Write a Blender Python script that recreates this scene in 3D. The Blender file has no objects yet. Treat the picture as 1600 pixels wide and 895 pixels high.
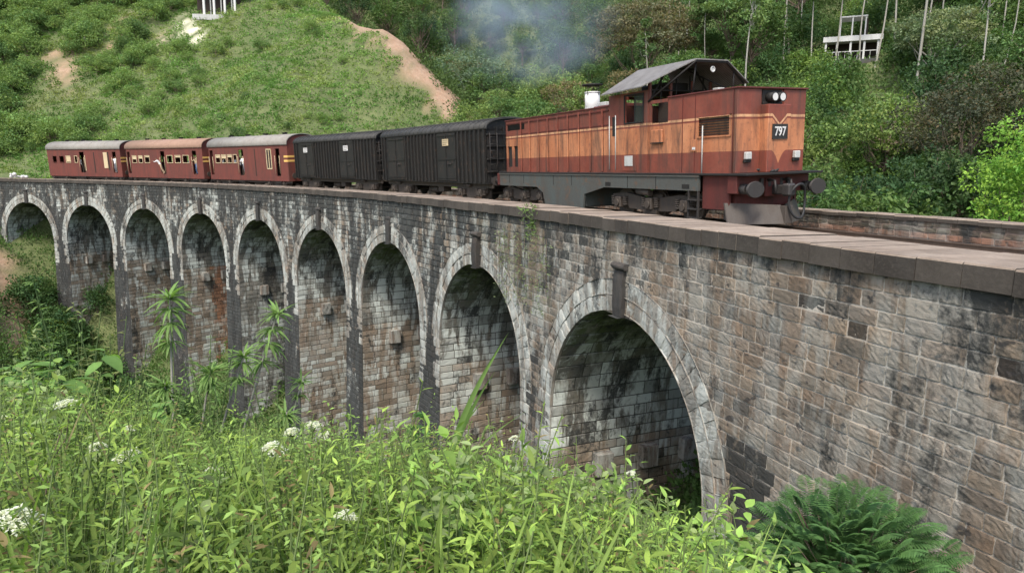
import bpy, bmesh, math, random
import numpy as np
from mathutils import Vector, Matrix, Quaternion

S = bpy.context.scene
COL = S.collection
R = math.radians

# ------------------------------------------------------------------ camera
EYE = 1.152
PITCH = 0.16864
ROLL = 0.01523
cam = bpy.data.cameras.new('camera'); cam_o = bpy.data.objects.new('camera', cam); COL.objects.link(cam_o)
cam.sensor_width = 36.0
cam.lens = 36.0 * 1060.36 / 1600.0
cam.clip_start = 0.05; cam.clip_end = 3000
cam_o.matrix_world = Matrix.Translation((0, 0, EYE)) @ (Matrix.Rotation(math.pi / 2 - PITCH, 4, 'X') @ Matrix.Rotation(ROLL, 4, 'Z'))
S.camera = cam_o

# ------------------------------------------------------------------ light
SUN_EL = R(56); SUN_AZ_DIR = (-0.30, -0.95)      # horizontal direction towards the sun
world = bpy.data.worlds.new('World'); S.world = world; world.use_nodes = True
wn = world.node_tree; bg = wn.nodes['Background']
sky = wn.nodes.new('ShaderNodeTexSky'); sky.sky_type = 'NISHITA'; sky.sun_disc = False
sky.sun_elevation = SUN_EL
sky.sun_rotation = math.atan2(SUN_AZ_DIR[0], SUN_AZ_DIR[1])
sky.air_density = 1.0; sky.dust_density = 2.5; sky.ozone_density = 0.6
wn.links.new(sky.outputs[0], bg.inputs[0]); bg.inputs[1].default_value = 0.15
sun = bpy.data.lights.new('sun', 'SUN'); sun.energy = 2.0; sun.angle = R(14); sun.color = (1, 0.96, 0.88)
sun_o = bpy.data.objects.new('sun', sun); COL.objects.link(sun_o)
sd = Vector((SUN_AZ_DIR[0], SUN_AZ_DIR[1], 0)).normalized() * math.cos(SUN_EL) + Vector((0, 0, math.sin(SUN_EL)))
sun_o.rotation_euler = sd.to_track_quat('Z', 'Y').to_euler()
S.view_settings.view_transform = 'Standard'; S.view_settings.look = 'None'
S.view_settings.exposure = 1.08; S.view_settings.gamma = 1; S.view_settings.use_curve_mapping = False
S.render.engine = 'CYCLES'
S.cycles.max_bounces = 6; S.cycles.diffuse_bounces = 4; S.cycles.glossy_bounces = 2
S.cycles.transmission_bounces = 3; S.cycles.transparent_max_bounces = 6; S.cycles.volume_bounces = 0

#@@PATH
# ------------------------------------------------------------------ the curve of the viaduct (s = metres along its near face)
def kfun(s):
    return np.where(s < 0, .0097 + .02371 * np.maximum(s, -16) / 10, .0097 + .00049 * s / 50)
SS = np.linspace(-60, 160, 22001); KK = kfun(SS)
i0 = int(np.argmin(abs(SS))); dss = SS[1] - SS[0]
TH = np.concatenate([[0], np.cumsum((KK[1:] + KK[:-1]) / 2 * dss)]); TH = TH - TH[i0] + 1.95861
PX = np.concatenate([[0], np.cumsum((np.cos(TH[1:]) + np.cos(TH[:-1])) / 2 * dss)]); PX = PX - PX[i0] + 2.81663
PY = np.concatenate([[0], np.cumsum((np.sin(TH[1:]) + np.sin(TH[:-1])) / 2 * dss)]); PY = PY - PY[i0] + 17.22923
GRADE = -.00535
def path(s, off, z):
    """points at s along the wall, off metres behind its near face, height z above the coping line"""
    s = np.asarray(s, float)
    t = np.interp(s, SS, TH)
    return np.stack([np.interp(s, SS, PX) + off * np.sin(t), np.interp(s, SS, PY) - off * np.cos(t), z + GRADE * s + 0 * t], -1)

# ------------------------------------------------------------------ terrain height
def vnoise(x, y, seed=0):
    xi = np.floor(x).astype(np.int64); yi = np.floor(y).astype(np.int64)
    fx = x - xi; fy = y - yi; fx = fx * fx * (3 - 2 * fx); fy = fy * fy * (3 - 2 * fy)
    def h(a, b):
        n = (a * 374761393 + b * 668265263 + seed * 1442695041) & 0xffffffff
        n = ((n ^ (n >> 13)) * 1274126177) & 0xffffffff
        return ((n ^ (n >> 16)) & 0xffff) / 65535.0
    return (h(xi, yi) * (1 - fx) + h(xi + 1, yi) * fx) * (1 - fy) + (h(xi, yi + 1) * (1 - fx) + h(xi + 1, yi + 1) * fx) * fy
def fbm(x, y, seed=0, o=4):
    r = 0; a = 0.5
    for k in range(o):
        r = r + a * (vnoise(x, y, seed + k * 17) - .5); x = x * 2.03 + 5.1; y = y * 2.03 + 1.7; a *= .5
    return r * 2
CP = [
 # near slope under the camera
 (0,0,-.45),(0,-8,.3),(-6,-3,-.2),(6,-6,-1.2),(-12,0,-1.0),(0,2.5,-.85),(-2,3,-.95),(2,2.5,-1.1),(3.5,1.5,-1.6),(-5,4,-1.3),
 (0.7,4,-1.5),(0.2,5,-1.6),(1.2,4.8,-2.0),(-1,5,-1.5),(-3,6,-1.6),(-5.5,7,-1.75),(-9,8,-2.2),(2.2,4,-1.95),(3.6,4.5,-3.4),(4.8,5,-4.6),(7,3,-3.5),
 (1.5,7,-3.9),(-1.5,8,-3.2),(-5,10,-4.0),(-10,12,-4.8),(4.5,9,-6.0),(3,12,-8),(-2,12,-7.5),
 (-20,0,-2),(-25,12,-6),(-40,-10,-2),(-20,-20,2),(0,-30,4),(20,-20,0),(40,-20,2),
 # under the arches
 (0,18,-11.5),(-6,22,-13.5),(-8,32,-18),(-15,40,-20.5),(-24,52,-21),(-33,60,-22),(-40,66,-21),(-46.5,69.2,-17.5),(-51,71,-12),(-56,73,-7),
 (-20,25,-12),(-20,35,-17),(-32,42,-19),(-35,30,-12),(-44,50,-16),(-50,58,-9.5),(-46,62,-15.5),(-58,62,-5),(-50,40,-9),(-70,50,-3),(-80,20,-2),(-39,57,-20),
 # railway beyond the left end
 (-62,75.5,-.9),(-70,79,-.6),(-80,81,-.6),(-95,82,-.6),(-66,70,-2.5),(-64,83,-.5),
 # behind the viaduct
 (8,24,-9),(0,36,-15),(-12,50,-18),(-22,62,-12),(-32,70,-9),(-42,77,-2.5),(-52,81,-1.0),
 (20,12,-3),(20,28,-6),(14,38,-8),(30,45,-1),(40,20,-1),(60,40,10),
 # grassy hill
 (-30,80,4),(-42,88,5),(-55,90,5),(-70,92,5),(-90,92,6),(-41,108,18.5),(-55,125,30),(-75,128,33),(-100,130,36),(-20,90,7.0),
 (-8.8,97,10.8),(-11.4,99.5,14),(-15.5,104,18),(-20,107.5,21.2),(-27,112,24.2),(-38,122,31),(-50,150,46),(-80,160,52),
 (2,108,3),(-6,122,7),(-18,132,14),(-30,142,26),
 # forest hill
 (0,70,-3),(5,90,3),(12,110,13),(20,60,2),(22,80,12),(20,130,32),(0,150,32),(-20,165,45),(30,170,60),(50,70,14),(55,100,32),(60,140,55),
 (90,80,30),(100,120,55),(0,190,60),(-60,210,80),(60,210,85),(130,200,95),(-140,200,80),(-150,110,35),(-150,40,5),(150,60,40),(150,0,20),(0,300,110),(-150,320,120),(180,320,130),
]
def tps_fit(P):
    P = np.array(P, float); n = len(P)
    d = np.hypot(P[:, None, 0] - P[None, :, 0], P[:, None, 1] - P[None, :, 1])
    A = d + np.eye(n) * 0.0       # linear (cone) kernel: stays close to the control heights
    K = np.zeros((n + 3, n + 3)); K[:n, :n] = -A - np.eye(n) * .15; K[:n, n] = 1; K[:n, n + 1:] = P[:, :2]; K[n:, :n] = K[:n, n:].T
    w = np.linalg.solve(K, np.concatenate([P[:, 2], [0, 0, 0]]))
    return P, w
_TP, _TW = tps_fit(CP)
def ground(x, y, rough=True):
    x = np.asarray(x, float); y = np.asarray(y, float); sh = x.shape
    xf = x.ravel(); yf = y.ravel(); out = np.zeros(len(xf))
    for i in range(0, len(xf), 20000):
        a = xf[i:i + 20000]; b = yf[i:i + 20000]
        d = np.sqrt((a[:, None] - _TP[None, :, 0]) ** 2 + (b[:, None] - _TP[None, :, 1]) ** 2 + .6)
        out[i:i + 20000] = -d @ _TW[:-3] + _TW[-3] + a * _TW[-2] + b * _TW[-1]
    if rough:
        dist = np.hypot(xf, yf)
        amp = np.clip((dist - 15) / 60, 0, 1) * 1.3 + .06
        # calm beside the railway
        sidx = slice(None, None, 50)
        dm = np.full(len(xf), 1e9)
        for px_, py_ in zip(PX[sidx], PY[sidx]):
            dm = np.minimum(dm, (xf - px_) ** 2 + (yf - py_) ** 2)
        dm = np.sqrt(dm)
        amp = amp * np.clip((dm - 6) / 15, .05, 1)
        out = out + amp * fbm(xf / 9, yf / 9, 3, 5) * 1.6
    return out.reshape(sh)
#@@END

# ------------------------------------------------------------------ helpers
def tag(o, label=None, cat=None, group=None, kind=None):
    if label: o['label'] = label
    if cat: o['category'] = cat
    if group: o['group'] = group
    if kind: o['kind'] = kind
    return o
def empty(name, loc=(0, 0, 0), rz=0.0, rx=0.0):
    o = bpy.data.objects.new(name, None); COL.objects.link(o)
    o.location = loc; o.rotation_euler = (rx, 0, rz); o.empty_display_size = .2
    return o
def kids(o):
    return [c for c in bpy.data.objects if c.parent == o]
def copy_tree(o, parent=None, _map={}):
    c = o.copy(); COL.objects.link(c); c.parent = parent
    for ch in KIDS.get(o.name, []):
        copy_tree(ch, c)
    return c
KIDS = {}
def link(me, name, parent=None):
    o = bpy.data.objects.new(name, me); COL.objects.link(o)
    if parent is not None:
        o.parent = parent; KIDS.setdefault(parent.name, []).append(o)
    return o
def raw_mesh(name, V, Fq, mats, smooth=False, cols=None, midx=None, parent=None, colname='tint'):
    """V (n,3), Fq (m,k) faces all with k corners; cols (n,4) per point"""
    V = np.asarray(V, np.float32); Fq = np.asarray(Fq, np.int32)
    me = bpy.data.meshes.new(name)
    m, k = Fq.shape
    me.vertices.add(len(V)); me.vertices.foreach_set('co', V.ravel())
    me.loops.add(m * k); me.loops.foreach_set('vertex_index', Fq.ravel())
    me.polygons.add(m); me.polygons.foreach_set('loop_start', np.arange(m, dtype=np.int32) * k)
    me.polygons.foreach_set('loop_total', np.full(m, k, np.int32))
    me.polygons.foreach_set('use_smooth', np.asarray(smooth, bool) if np.ndim(smooth) else np.full(m, bool(smooth)))
    for mt in (mats if isinstance(mats, (list, tuple)) else [mats]): me.materials.append(mt)
    if midx is not None: me.polygons.foreach_set('material_index', np.asarray(midx, np.int32))
    if cols is not None:
        for nm, c in (cols.items() if isinstance(cols, dict) else [(colname, cols)]):
            a = me.color_attributes.new(nm, 'FLOAT_COLOR', 'POINT')
            a.data.foreach_set('color', np.asarray(c, np.float32).ravel())
    me.update(calc_edges=True); me.validate()
    return link(me, name, parent)

class MB:
    """collects simple solids, then links them as ONE mesh object"""
    def __init__(s): s.bm = bmesh.new()
    def box(s, x0, x1, y0, y1, z0, z1, bev=0.0, M=None, mi=0):
        r = bmesh.ops.create_cube(s.bm, size=1)
        T = Matrix.Translation(((x0 + x1) / 2, (y0 + y1) / 2, (z0 + z1) / 2)) @ Matrix.Diagonal((abs(x1 - x0), abs(y1 - y0), abs(z1 - z0), 1))
        if M is not None: T = M @ T
        bmesh.ops.transform(s.bm, matrix=T, verts=r['verts'])
        fs = {f for v in r['verts'] for f in v.link_faces}
        for f in fs: f.material_index = mi
        if bev > 0:
            es = list({e for v in r['verts'] for e in v.link_edges})
            q = bmesh.ops.bevel(s.bm, geom=es, offset=bev, segments=1, affect='EDGES', profile=.5)
            for f in q['faces']: f.material_index = mi
        return s
    def tube(s, pts, r, n=8, mi=0, cap=True, smooth=True):
        pts = [Vector(p) for p in pts]
        rs = r if isinstance(r, (list, tuple)) else [r] * len(pts)
        rings = []; up = None
        for i, p in enumerate(pts):
            a = pts[max(i - 1, 0)]; b = pts[min(i + 1, len(pts) - 1)]
            d = (b - a).normalized() if (b - a).length > 1e-9 else Vector((0, 0, 1))
            if up is None: up = Vector((0, 0, 1)) if abs(d.z) < .9 else Vector((1, 0, 0))
            u = d.cross(up)
            u = u.normalized() if u.length > 1e-6 else d.orthogonal().normalized()
            w = u.cross(d).normalized(); up = w
            rings.append([s.bm.verts.new(p + (u * math.cos(2 * math.pi * k / n) + w * math.sin(2 * math.pi * k / n)) * rs[i]) for k in range(n)])
        for A, B in zip(rings[:-1], rings[1:]):
            for k in range(n):
                f = s.bm.faces.new((A[k], B[k], B[(k + 1) % n], A[(k + 1) % n])); f.material_index = mi; f.smooth = smooth
        if cap:
            for Rg in (rings[0], rings[-1][::-1]):
                f = s.bm.faces.new(Rg); f.material_index = mi
        return s
    def disc(s, c, axis, r, t, n=20, mi=0, bev=0):
        c = Vector(c); a = Vector(axis).normalized()
        return s.tube([c - a * t / 2, c + a * t / 2], r, n, mi)
    def torus(s, c, axis, R_, r, n=20, mi=0):
        c = Vector(c); a = Vector(axis).normalized(); u = a.orthogonal().normalized(); w = a.cross(u)
        m = 8; rg = []
        for i in range(n):
            t = 2 * math.pi * i / n; d = u * math.cos(t) + w * math.sin(t)
            rg.append([s.bm.verts.new(c + d * (R_ + r * math.cos(2 * math.pi * k / m)) + a * r * math.sin(2 * math.pi * k / m)) for k in range(m)])
        for i in range(n):
            A = rg[i]; B = rg[(i + 1) % n]
            for k in range(m):
                f = s.bm.faces.new((A[k], A[(k + 1) % m], B[(k + 1) % m], B[k])); f.material_index = mi; f.smooth = True
        return s
    def prism(s, poly, y0, y1, axes='xz', mi=0):
        """extrude a polygon given in the named axes along the third axis"""
        def mk(p, q):
            if axes == 'xz': return (p[0], q, p[1])
            if axes == 'yz': return (q, p[0], p[1])
            return (p[0], p[1], q)
        A = [s.bm.verts.new(mk(p, y0)) for p in poly]; B = [s.bm.verts.new(mk(p, y1)) for p in poly]
        n = len(poly)
        fs = [s.bm.faces.new(A), s.bm.faces.new(B[::-1])]
        for i in range(n): fs.append(s.bm.faces.new((A[i], B[i], B[(i + 1) % n], A[(i + 1) % n])))
        for f in fs: f.material_index = mi
        return s
    def quad(s, pts, mi=0):
        f = s.bm.faces.new([s.bm.verts.new(p) for p in pts]); f.material_index = mi
        return s
    def build(s, name, mats, parent=None, smooth=False):
        bmesh.ops.recalc_face_normals(s.bm, faces=s.bm.faces[:])
        me = bpy.data.meshes.new(name); s.bm.to_mesh(me); s.bm.free()
        for m in (mats if isinstance(mats, (list, tuple)) else [mats]): me.materials.append(m)
        if smooth: me.polygons.foreach_set('use_smooth', [True] * len(me.polygons))
        return link(me, name, parent)

# ------------------------------------------------------------------ materials
class NT:
    def __init__(s, name):
        s.m = bpy.data.materials.new(name); s.m.use_nodes = True; s.t = s.m.node_tree
        s.b = s.t.nodes['Principled BSDF']; s.out = s.t.nodes['Material Output']
        s.co = s.t.nodes.new('ShaderNodeTexCoord')
    def n(s, typ, **k):
        o = s.t.nodes.new('ShaderNode' + typ)
        for a, v in k.items(): setattr(o, a, v)
        return o
    def L(s, a, b): s.t.links.new(a, b)
    def noise(s, scale, detail=4, rough=.6, vec=None, stretch=None, dist=0):
        v = vec if vec is not None else s.co.outputs['Object']
        if stretch:
            mp = s.n('Mapping'); mp.inputs['Scale'].default_value = stretch; s.L(v, mp.inputs[0]); v = mp.outputs[0]
        q = s.n('TexNoise'); q.inputs['Scale'].default_value = scale; q.inputs['Detail'].default_value = detail
        q.inputs['Roughness'].default_value = rough; q.inputs['Distortion'].default_value = dist
        s.L(v, q.inputs['Vector']); return q.outputs['Fac']
    def ramp(s, fac, stops):
        r = s.n('ValToRGB'); e = r.color_ramp.elements
        while len(e) < len(stops): e.new(.5)
        for i, (p, c) in enumerate(stops):
            e[i].position = p
            if not hasattr(c, '__len__'): c = (c, c, c)
            e[i].color = (*c[:3], 1)
        s.L(fac, r.inputs[0]); return r.outputs[0]
    def mix(s, fac, a, b, mode='MIX'):
        q = s.n('Mix', data_type='RGBA', blend_type=mode)
        for sock, v in ((q.inputs[0], fac), (q.inputs[6], a), (q.inputs[7], b)):
            if isinstance(v, bpy.types.NodeSocket): s.L(v, sock)
            elif hasattr(v, '__len__'): sock.default_value = (*v[:3], 1)
            else: sock.default_value = v
        return q.outputs[2]
    def math(s, op, a, b=0.0, clamp=False):
        q = s.n('Math', operation=op, use_clamp=clamp)
        for sock, v in ((q.inputs[0], a), (q.inputs[1], b)):
            if isinstance(v, bpy.types.NodeSocket): s.L(v, sock)
            else: sock.default_value = v
        return q.outputs[0]
    def attr(s, name):
        q = s.n('Attribute'); q.attribute_name = name; return q.outputs['Color']
    def sep(s, c):
        q = s.n('SeparateColor'); s.L(c, q.inputs[0]); return q.outputs
    def bump(s, h, strength=.4, dist=.02):
        q = s.n('Bump'); q.inputs['Strength'].default_value = strength; q.inputs['Distance'].default_value = dist
        s.L(h, q.inputs['Height']); s.L(q.outputs[0], s.b.inputs['Normal'])
    def color(s, c):
        if isinstance(c, bpy.types.NodeSocket): s.L(c, s.b.inputs['Base Color'])
        else: s.b.inputs['Base Color'].default_value = (*c[:3], 1)
    def rough(s, v):
        if isinstance(v, bpy.types.NodeSocket): s.L(v, s.b.inputs['Roughness'])
        else: s.b.inputs['Roughness'].default_value = v
def worn(name, c, rough=.6, dirt=(.05, .04, .03), amt=.35, scale=3.0, streak=True, metal=0.0, rust=None, bump=.15):
    t = NT(name)
    a = t.noise(scale, 6, .65, stretch=(1, 1, .25) if streak else None)
    f = t.ramp(a, [(.35, 0), (.7, amt)])
    col = t.mix(f, c, dirt)
    b = t.noise(scale * 6, 4, .7)
    col = t.mix(t.ramp(b, [(.3, .0), (.75, .35)]), col, tuple(min(1, x * 1.5 + .01) for x in c))
    if rust:
        g = t.noise(scale * 1.7, 5, .7)
        col = t.mix(t.ramp(g, [(.56, 0), (.66, .8)]), col, rust)
    t.color(col); t.rough(rough); t.b.inputs['Metallic'].default_value = metal; t.b.inputs['Specular IOR Level'].default_value = .22
    t.bump(b, bump, .01)
    return t.m
def stone_mat():
    t = NT('stone')
    tint = t.attr('tint'); wx = t.sep(t.attr('wx'))
    obj = t.co.outputs['Object']
    fine = t.noise(9, 6, .7); col = t.mix(t.ramp(fine, [(.25, .0), (.8, .75)]), tint, t.mix(1.0, tint, (.50, .47, .44), 'MULTIPLY'))
    mott = t.noise(2.3, 4, .6); col = t.mix(t.ramp(mott, [(.42, 0), (.7, .6)]), col, t.mix(1.0, tint, (1.2, 1.0, .84), 'MULTIPLY'))
    pit = t.noise(4.6, 3, .55, stretch=(1, 1, 1.5), dist=.3); col = t.mix(t.ramp(pit, [(.62, 0), (.67, .85)]), col, (.035, .03, .027))
    # pale efflorescence running downwards
    wn_ = t.noise(1.6, 6, .68, stretch=(1, 1, .22), dist=.4)
    wf = t.math('MULTIPLY', t.ramp(wn_, [(.45, 0), (.55, 1)]), wx[2], True)
    col = t.mix(wf, col, (.55, .58, .53))
    # moss
    mn = t.noise(1.9, 6, .7, stretch=(1, 1, .45))
    mf = t.math('MULTIPLY', t.ramp(mn, [(.36, 0), (.56, 1)]), wx[1], True)
    col = t.mix(mf, col, (.085, .115, .035))
    # black lichen and soot streaks
    bn = t.noise(.55, 8, .72, stretch=(1, 1, .35), dist=.6); bn2 = t.noise(7, 5, .75)
    bs = t.math('ADD', t.math('MULTIPLY', bn, .72), t.math('MULTIPLY', bn2, .28))
    th = t.math('ADD', bs, t.math('MULTIPLY', wx[0], .34))
    bf = t.ramp(th, [(.575, 0), (.66, .92)])
    col = t.mix(bf, col, (.022, .023, .021))
    t.color(col); t.rough(.92)
    t.bump(t.math('ADD', t.math('MULTIPLY', fine, .6), t.math('MULTIPLY', t.noise(40, 3, .7), .4)), .7, .03)
    return t.m
M = {}
M['stone'] = stone_mat()
def leaf_mat(name, transl=.35, rough=.5, spec=.3):
    t = NT(name)
    tint = t.attr('tint')
    n = t.noise(25, 2, .5); c = t.mix(t.ramp(n, [(.3, 0), (.8, .3)]), tint, t.mix(1.0, tint, (.5, .55, .5), 'MULTIPLY'))
    t.color(c); t.rough(rough); t.b.inputs['Specular IOR Level'].default_value = spec
    tr = t.n('BsdfTranslucent'); t.L(t.mix(1.0, c, (1.1, 1.2, .6), 'MULTIPLY'), tr.inputs[0])
    mx = t.n('MixShader'); mx.inputs[0].default_value = transl
    t.L(t.b.outputs[0], mx.inputs[1]); t.L(tr.outputs[0], mx.inputs[2]); t.L(mx.outputs[0], t.out.inputs[0])
    return t.m
M['leaf'] = leaf_mat('foliage', .35, .6, .15); M['leaf_near'] = leaf_mat('near_foliage', .42, .55, .18)
M['bark'] = worn('bark', (.16, .12, .085), .9, (.04, .035, .03), .5, 4, bump=.6)
M['palebark'] = worn('pale_bark', (.29, .275, .235), .8, (.14, .12, .1), .4, 4, bump=.3)

# ------------------------------------------------------------------ ground sheet
def soilmask(x, y):
    L = [ # red and pale earth: polylines with a width
      ([(-26.5, 113), (-21, 108.2), (-16, 104.6), (-12, 100.2), (-9.6, 97.6), (-8.6, 94.5)], [2.2, 3.8, 4.8, 4.6, 3.6, 1.8], 0),
      ([(-70.8, 108.5), (-68.5, 107.0), (-66.8, 104.2), (-64.8, 101.5), (-63.2, 99.0)], [.9, 1.5, 1.1, .8, .5], 1),
      ([(-64.1, 116.7), (-63.4, 112.3), (-63.6, 110.4)], [.7, .6, .9], 1),
      ([(-63.1, 120.6), (-58.8, 115.5), (-54.3, 110.2)], [.5, .5, .7], 2),
      ([(-54.9, 117.4), (-51.8, 113.7), (-49.6, 111.0)], [1.2, 1.0, .5], 3),
      ([(-54.5, 71), (-51.2, 67.8), (-47.5, 63.2), (-44.6, 60.0), (-42.0, 57.0)], [1.6, 1.5, 1.0, .8, .6], 1)]
    m = [np.zeros_like(x) for _ in range(3)]
    for pts, w, k in L:
        for (a, wa), (b, wb) in zip(zip(pts[:-1], w[:-1]), zip(pts[1:], w[1:])):
            dx, dy = b[0] - a[0], b[1] - a[1]
            t = np.clip(((x - a[0]) * dx + (y - a[1]) * dy) / (dx * dx + dy * dy), 0, 1)
            d = np.hypot(x - a[0] - t * dx, y - a[1] - t * dy) / (wa + (wb - wa) * t)
            v = np.clip(1.5 - d * 1.3 + 1.1 * fbm(x / 1.3, y / 1.3, 9, 4), 0, 1)
            if k == 3: m[2] = np.maximum(m[2], v)
            elif k == 2: m[1] = np.maximum(m[1], v * .8)
            else: m[0] = np.maximum(m[0], v)
    return m
def build_ground():
    def axis(lo, hi, c, n, p=2.6):
        t = np.linspace(-1, 1, n); s = np.sign(t) * np.abs(t) ** p
        return np.where(s < 0, c + s * (c - lo), c + s * (hi - c))
    xs = axis(-420, 420, 0, 420, 2.2); ys = axis(-120, 800, 20, 460, 2.2)
    Xg, Yg = np.meshgrid(xs, ys, indexing='ij')
    Z = ground(Xg, Yg)
    # keep the sheet below the track bed along the railway
    nx, ny = Xg.shape
    V = np.stack([Xg, Yg, Z], -1).reshape(-1, 3)
    I = (np.arange(nx - 1)[:, None] * ny + np.arange(ny - 1)[None, :]).ravel()
    F = np.stack([I, I + ny, I + ny + 1, I + 1], -1)
    m = soilmask(V[:, 0], V[:, 1])
    cols = np.stack([m[0], m[1], m[2], np.ones(len(V))], -1)
    t = NT('earth_and_grass')
    s = t.sep(t.attr('tint'))
    a = t.noise(.12, 5, .6); b = t.noise(1.3, 5, .65)
    g = t.mix(t.ramp(a, [(.35, 0), (.65, 1)]), (.09, .12, .036), (.13, .15, .055))
    g = t.mix(t.ramp(b, [(.4, 0), (.7, .6)]), g, (.035, .05, .015))
    soil = t.mix(t.ramp(b, [(.35, 0), (.65, 1)]), (.30, .185, .115), (.38, .26, .175))
    c = t.mix(s[0], g, soil); c = t.mix(s[1], c, (.36, .30, .2)); c = t.mix(s[2], c, (.75, .70, .52))
    t.color(c); t.rough(.95); t.bump(t.noise(3, 6, .7), .8, .25)
    o = raw_mesh('terrain', V, F, t.m, True, cols)
    tag(o, kind='structure')
build_ground()

# ------------------------------------------------------------------ masonry
rng = np.random.RandomState(7)
TAN = [(.245, .212, .172), (.22, .19, .155), (.262, .228, .184), (.195, .17, .143), (.235, .19, .148), (.22, .198, .17), (.195, .183, .16)]
GREY = [(.165, .155, .135), (.20, .185, .16), (.13, .125, .115), (.235, .22, .19), (.175, .15, .12), (.10, .10, .095)]
def tint_for(s_, warm):
    w = rng.rand() < warm
    c = np.array((TAN if w else GREY)[rng.randint(6)]) * rng.uniform(.82, 1.18)
    return c * np.array((.80, .755, .695))
class Masonry:
    def __init__(s): s.V = []; s.F = []; s.C = []; s.W = []; s.S = []; s.n = 0
    def add(s, V, F, c, w, sm=None):
        s.S.append(np.zeros(len(F), bool) if sm is None else sm)
        s.V.append(V); s.F.append(F + s.n); s.n += len(V)
        if np.ndim(c) == 1: c = np.tile(c, (len(V), 1))
        if np.ndim(w) == 1: w = np.tile(w, (len(V), 1))
        s.C.append(c); s.W.append(w)
    def block(s, f, u0, u1, v0, v1, c, w, lod=0, proud=.03, back=-.02, gap=.008, rough=.008):
        nu, nv = ((6, 4), (3, 2), (1, 1), (1, 0))[lod]
        bu = min(.012, (u1 - u0) * .12); bv = min(.012, (v1 - v0) * .12)
        us = np.concatenate([[u0 + gap], np.linspace(u0 + gap + bu, u1 - gap - bu, nu + 2), [u1 - gap]])
        vs = np.concatenate([[v0 + gap], np.linspace(v0 + gap + bv, v1 - gap - bv, nv + 2), [v1 - gap]])
        U, Vv = np.meshgrid(us, vs, indexing='ij')
        N = np.full(U.shape, back, float)
        p = proud * rng.uniform(.2, 1.1) * .8
        inn = N[1:-1, 1:-1].shape
        tl = rng.uniform(-1, 1, 2) * rough * .8
        bul = 1 - .2 * (np.abs(np.linspace(-1, 1, inn[0]))[:, None] ** 3 + np.abs(np.linspace(-1, 1, inn[1]))[None, :] ** 3)
        N[1:-1, 1:-1] = p * bul + rng.uniform(-1, 1, inn) * rough + tl[0] * np.linspace(-1, 1, inn[0])[:, None] + tl[1] * np.linspace(-1, 1, inn[1])[None, :]
        j = rng.uniform(-1, 1, U.shape) * .006
        P = f(U.ravel() + j.ravel(), Vv.ravel(), N.ravel())
        a, b = U.shape
        I = (np.arange(a - 1)[:, None] * b + np.arange(b - 1)[None, :]).ravel()
        ii, jj = np.divmod(np.arange((a - 1) * (b - 1)), b - 1)
        s.add(P, np.stack([I, I + b, I + b + 1, I + 1], -1), np.append(c, 1), np.append(w, 1), (ii > 0) & (ii < a - 2) & (jj > 0) & (jj < b - 2))
    def strip(s, f, u0, u1, v0, v1, c, w, step=1.0, n=0.0):
        k = max(1, int(math.ceil((u1 - u0) / step)))
        us = np.linspace(u0, u1, k + 1)
        U = np.repeat(us, 2); Vv = np.tile([v0, v1], k + 1)
        P = f(U, Vv, np.full(len(U), n))
        I = np.arange(k) * 2
        s.add(P, np.stack([I, I + 2, I + 3, I + 1], -1), np.append(c, 1), np.append(w, 1))
    def build(s, name, parent, flip=False):
        V = np.concatenate(s.V); F = np.concatenate(s.F)
        if flip: F = F[:, ::-1]
        return raw_mesh(name, V, F, M['stone'], False, {'tint': np.concatenate(s.C), 'wx': np.concatenate(s.W)}, parent=parent)
RAD = 3.81; PITCH_S = 9.8547; ZC = -2.42; ZS = ZC - RAD    # intrados radius, spacing, crown, springing
CENT = [i * PITCH_S for i in range(9)]
WIDTH = 9.0; COPE_T = .34; COPE_W = 1.8; FAR_IN = 8.25; BED = -.62
S0, S1 = -24.0, 96.0
BAT = .022
def half_open(z):
    """half width of the opening at height z (relative to the coping)"""
    if z > ZC: return None
    if z > ZS: return math.sqrt(max(0, RAD ** 2 - (z - ZS) ** 2))
    return RAD - BAT * (ZS - z)
def gz(x, y): return float(ground(np.array([x]), np.array([y]), False)[0])
def ffront(s_, z, n): # near face
    return path(s_, -n - BAT * np.maximum(0, ZS - z), z)
def fback(s_, z, n): return path(s_, WIDTH + n + BAT * np.maximum(0, ZS - z), z)
def lod_at(s_, z):
    p = path(s_, 0, z); d = math.sqrt(p[0] ** 2 + p[1] ** 2 + (p[2] - EYE) ** 2)
    return 0 if d < 20 else 1 if d < 36 else 2 if d < 60 else 3
viaduct = empty('stone_viaduct', tuple(path(40, 4.5, -20)))
viaduct_inv = Matrix.Translation(-viaduct.location)
tag(viaduct, 'curved grey stone railway viaduct with nine round arches, stained black in places', 'viaduct')
def vbuild(mas, name, flip=False):
    o = mas.build(name, viaduct, flip); o.matrix_parent_inverse = viaduct_inv; return o
def wx_front(s_, z):
    """weathering of the near face: black (soot, lichen), moss, efflorescence"""
    far = np.clip((s_ - 1) / 14, 0, 1)
    blk = .105 + .275 * far + .07 * np.clip((-s_ - 6) / 6, 0, 1) * (z > -3)
    if z > -1.5: blk += .17 * (1 - (-.34 - z) / 1.2)
    if z < -6: blk += .10
    if z < -12: blk += .06
    near_pier = min(abs((s_ - PITCH_S / 2) % PITCH_S), abs(PITCH_S - (s_ - PITCH_S / 2) % PITCH_S))
    if s_ > 2 and near_pier < 1.3 and z < -3.8: blk += .12
    if -5.8 < s_ < -4.5 and -6.8 < z < -4.1: blk += .55
    return np.array([blk, .10 if (4 < s_ < 10 and z > -3.5) else .0, .18 + .22 * far])
ground_s = np.linspace(S0, S1, 241)
_gp = path(ground_s, 0, 0); ground_near = np.interp
gnear = ground(_gp[:, 0], _gp[:, 1], False) - GRADE * ground_s
_gq = path(ground_s, WIDTH, 0); gfar = ground(_gq[:, 0], _gq[:, 1], False) - GRADE * ground_s
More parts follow.
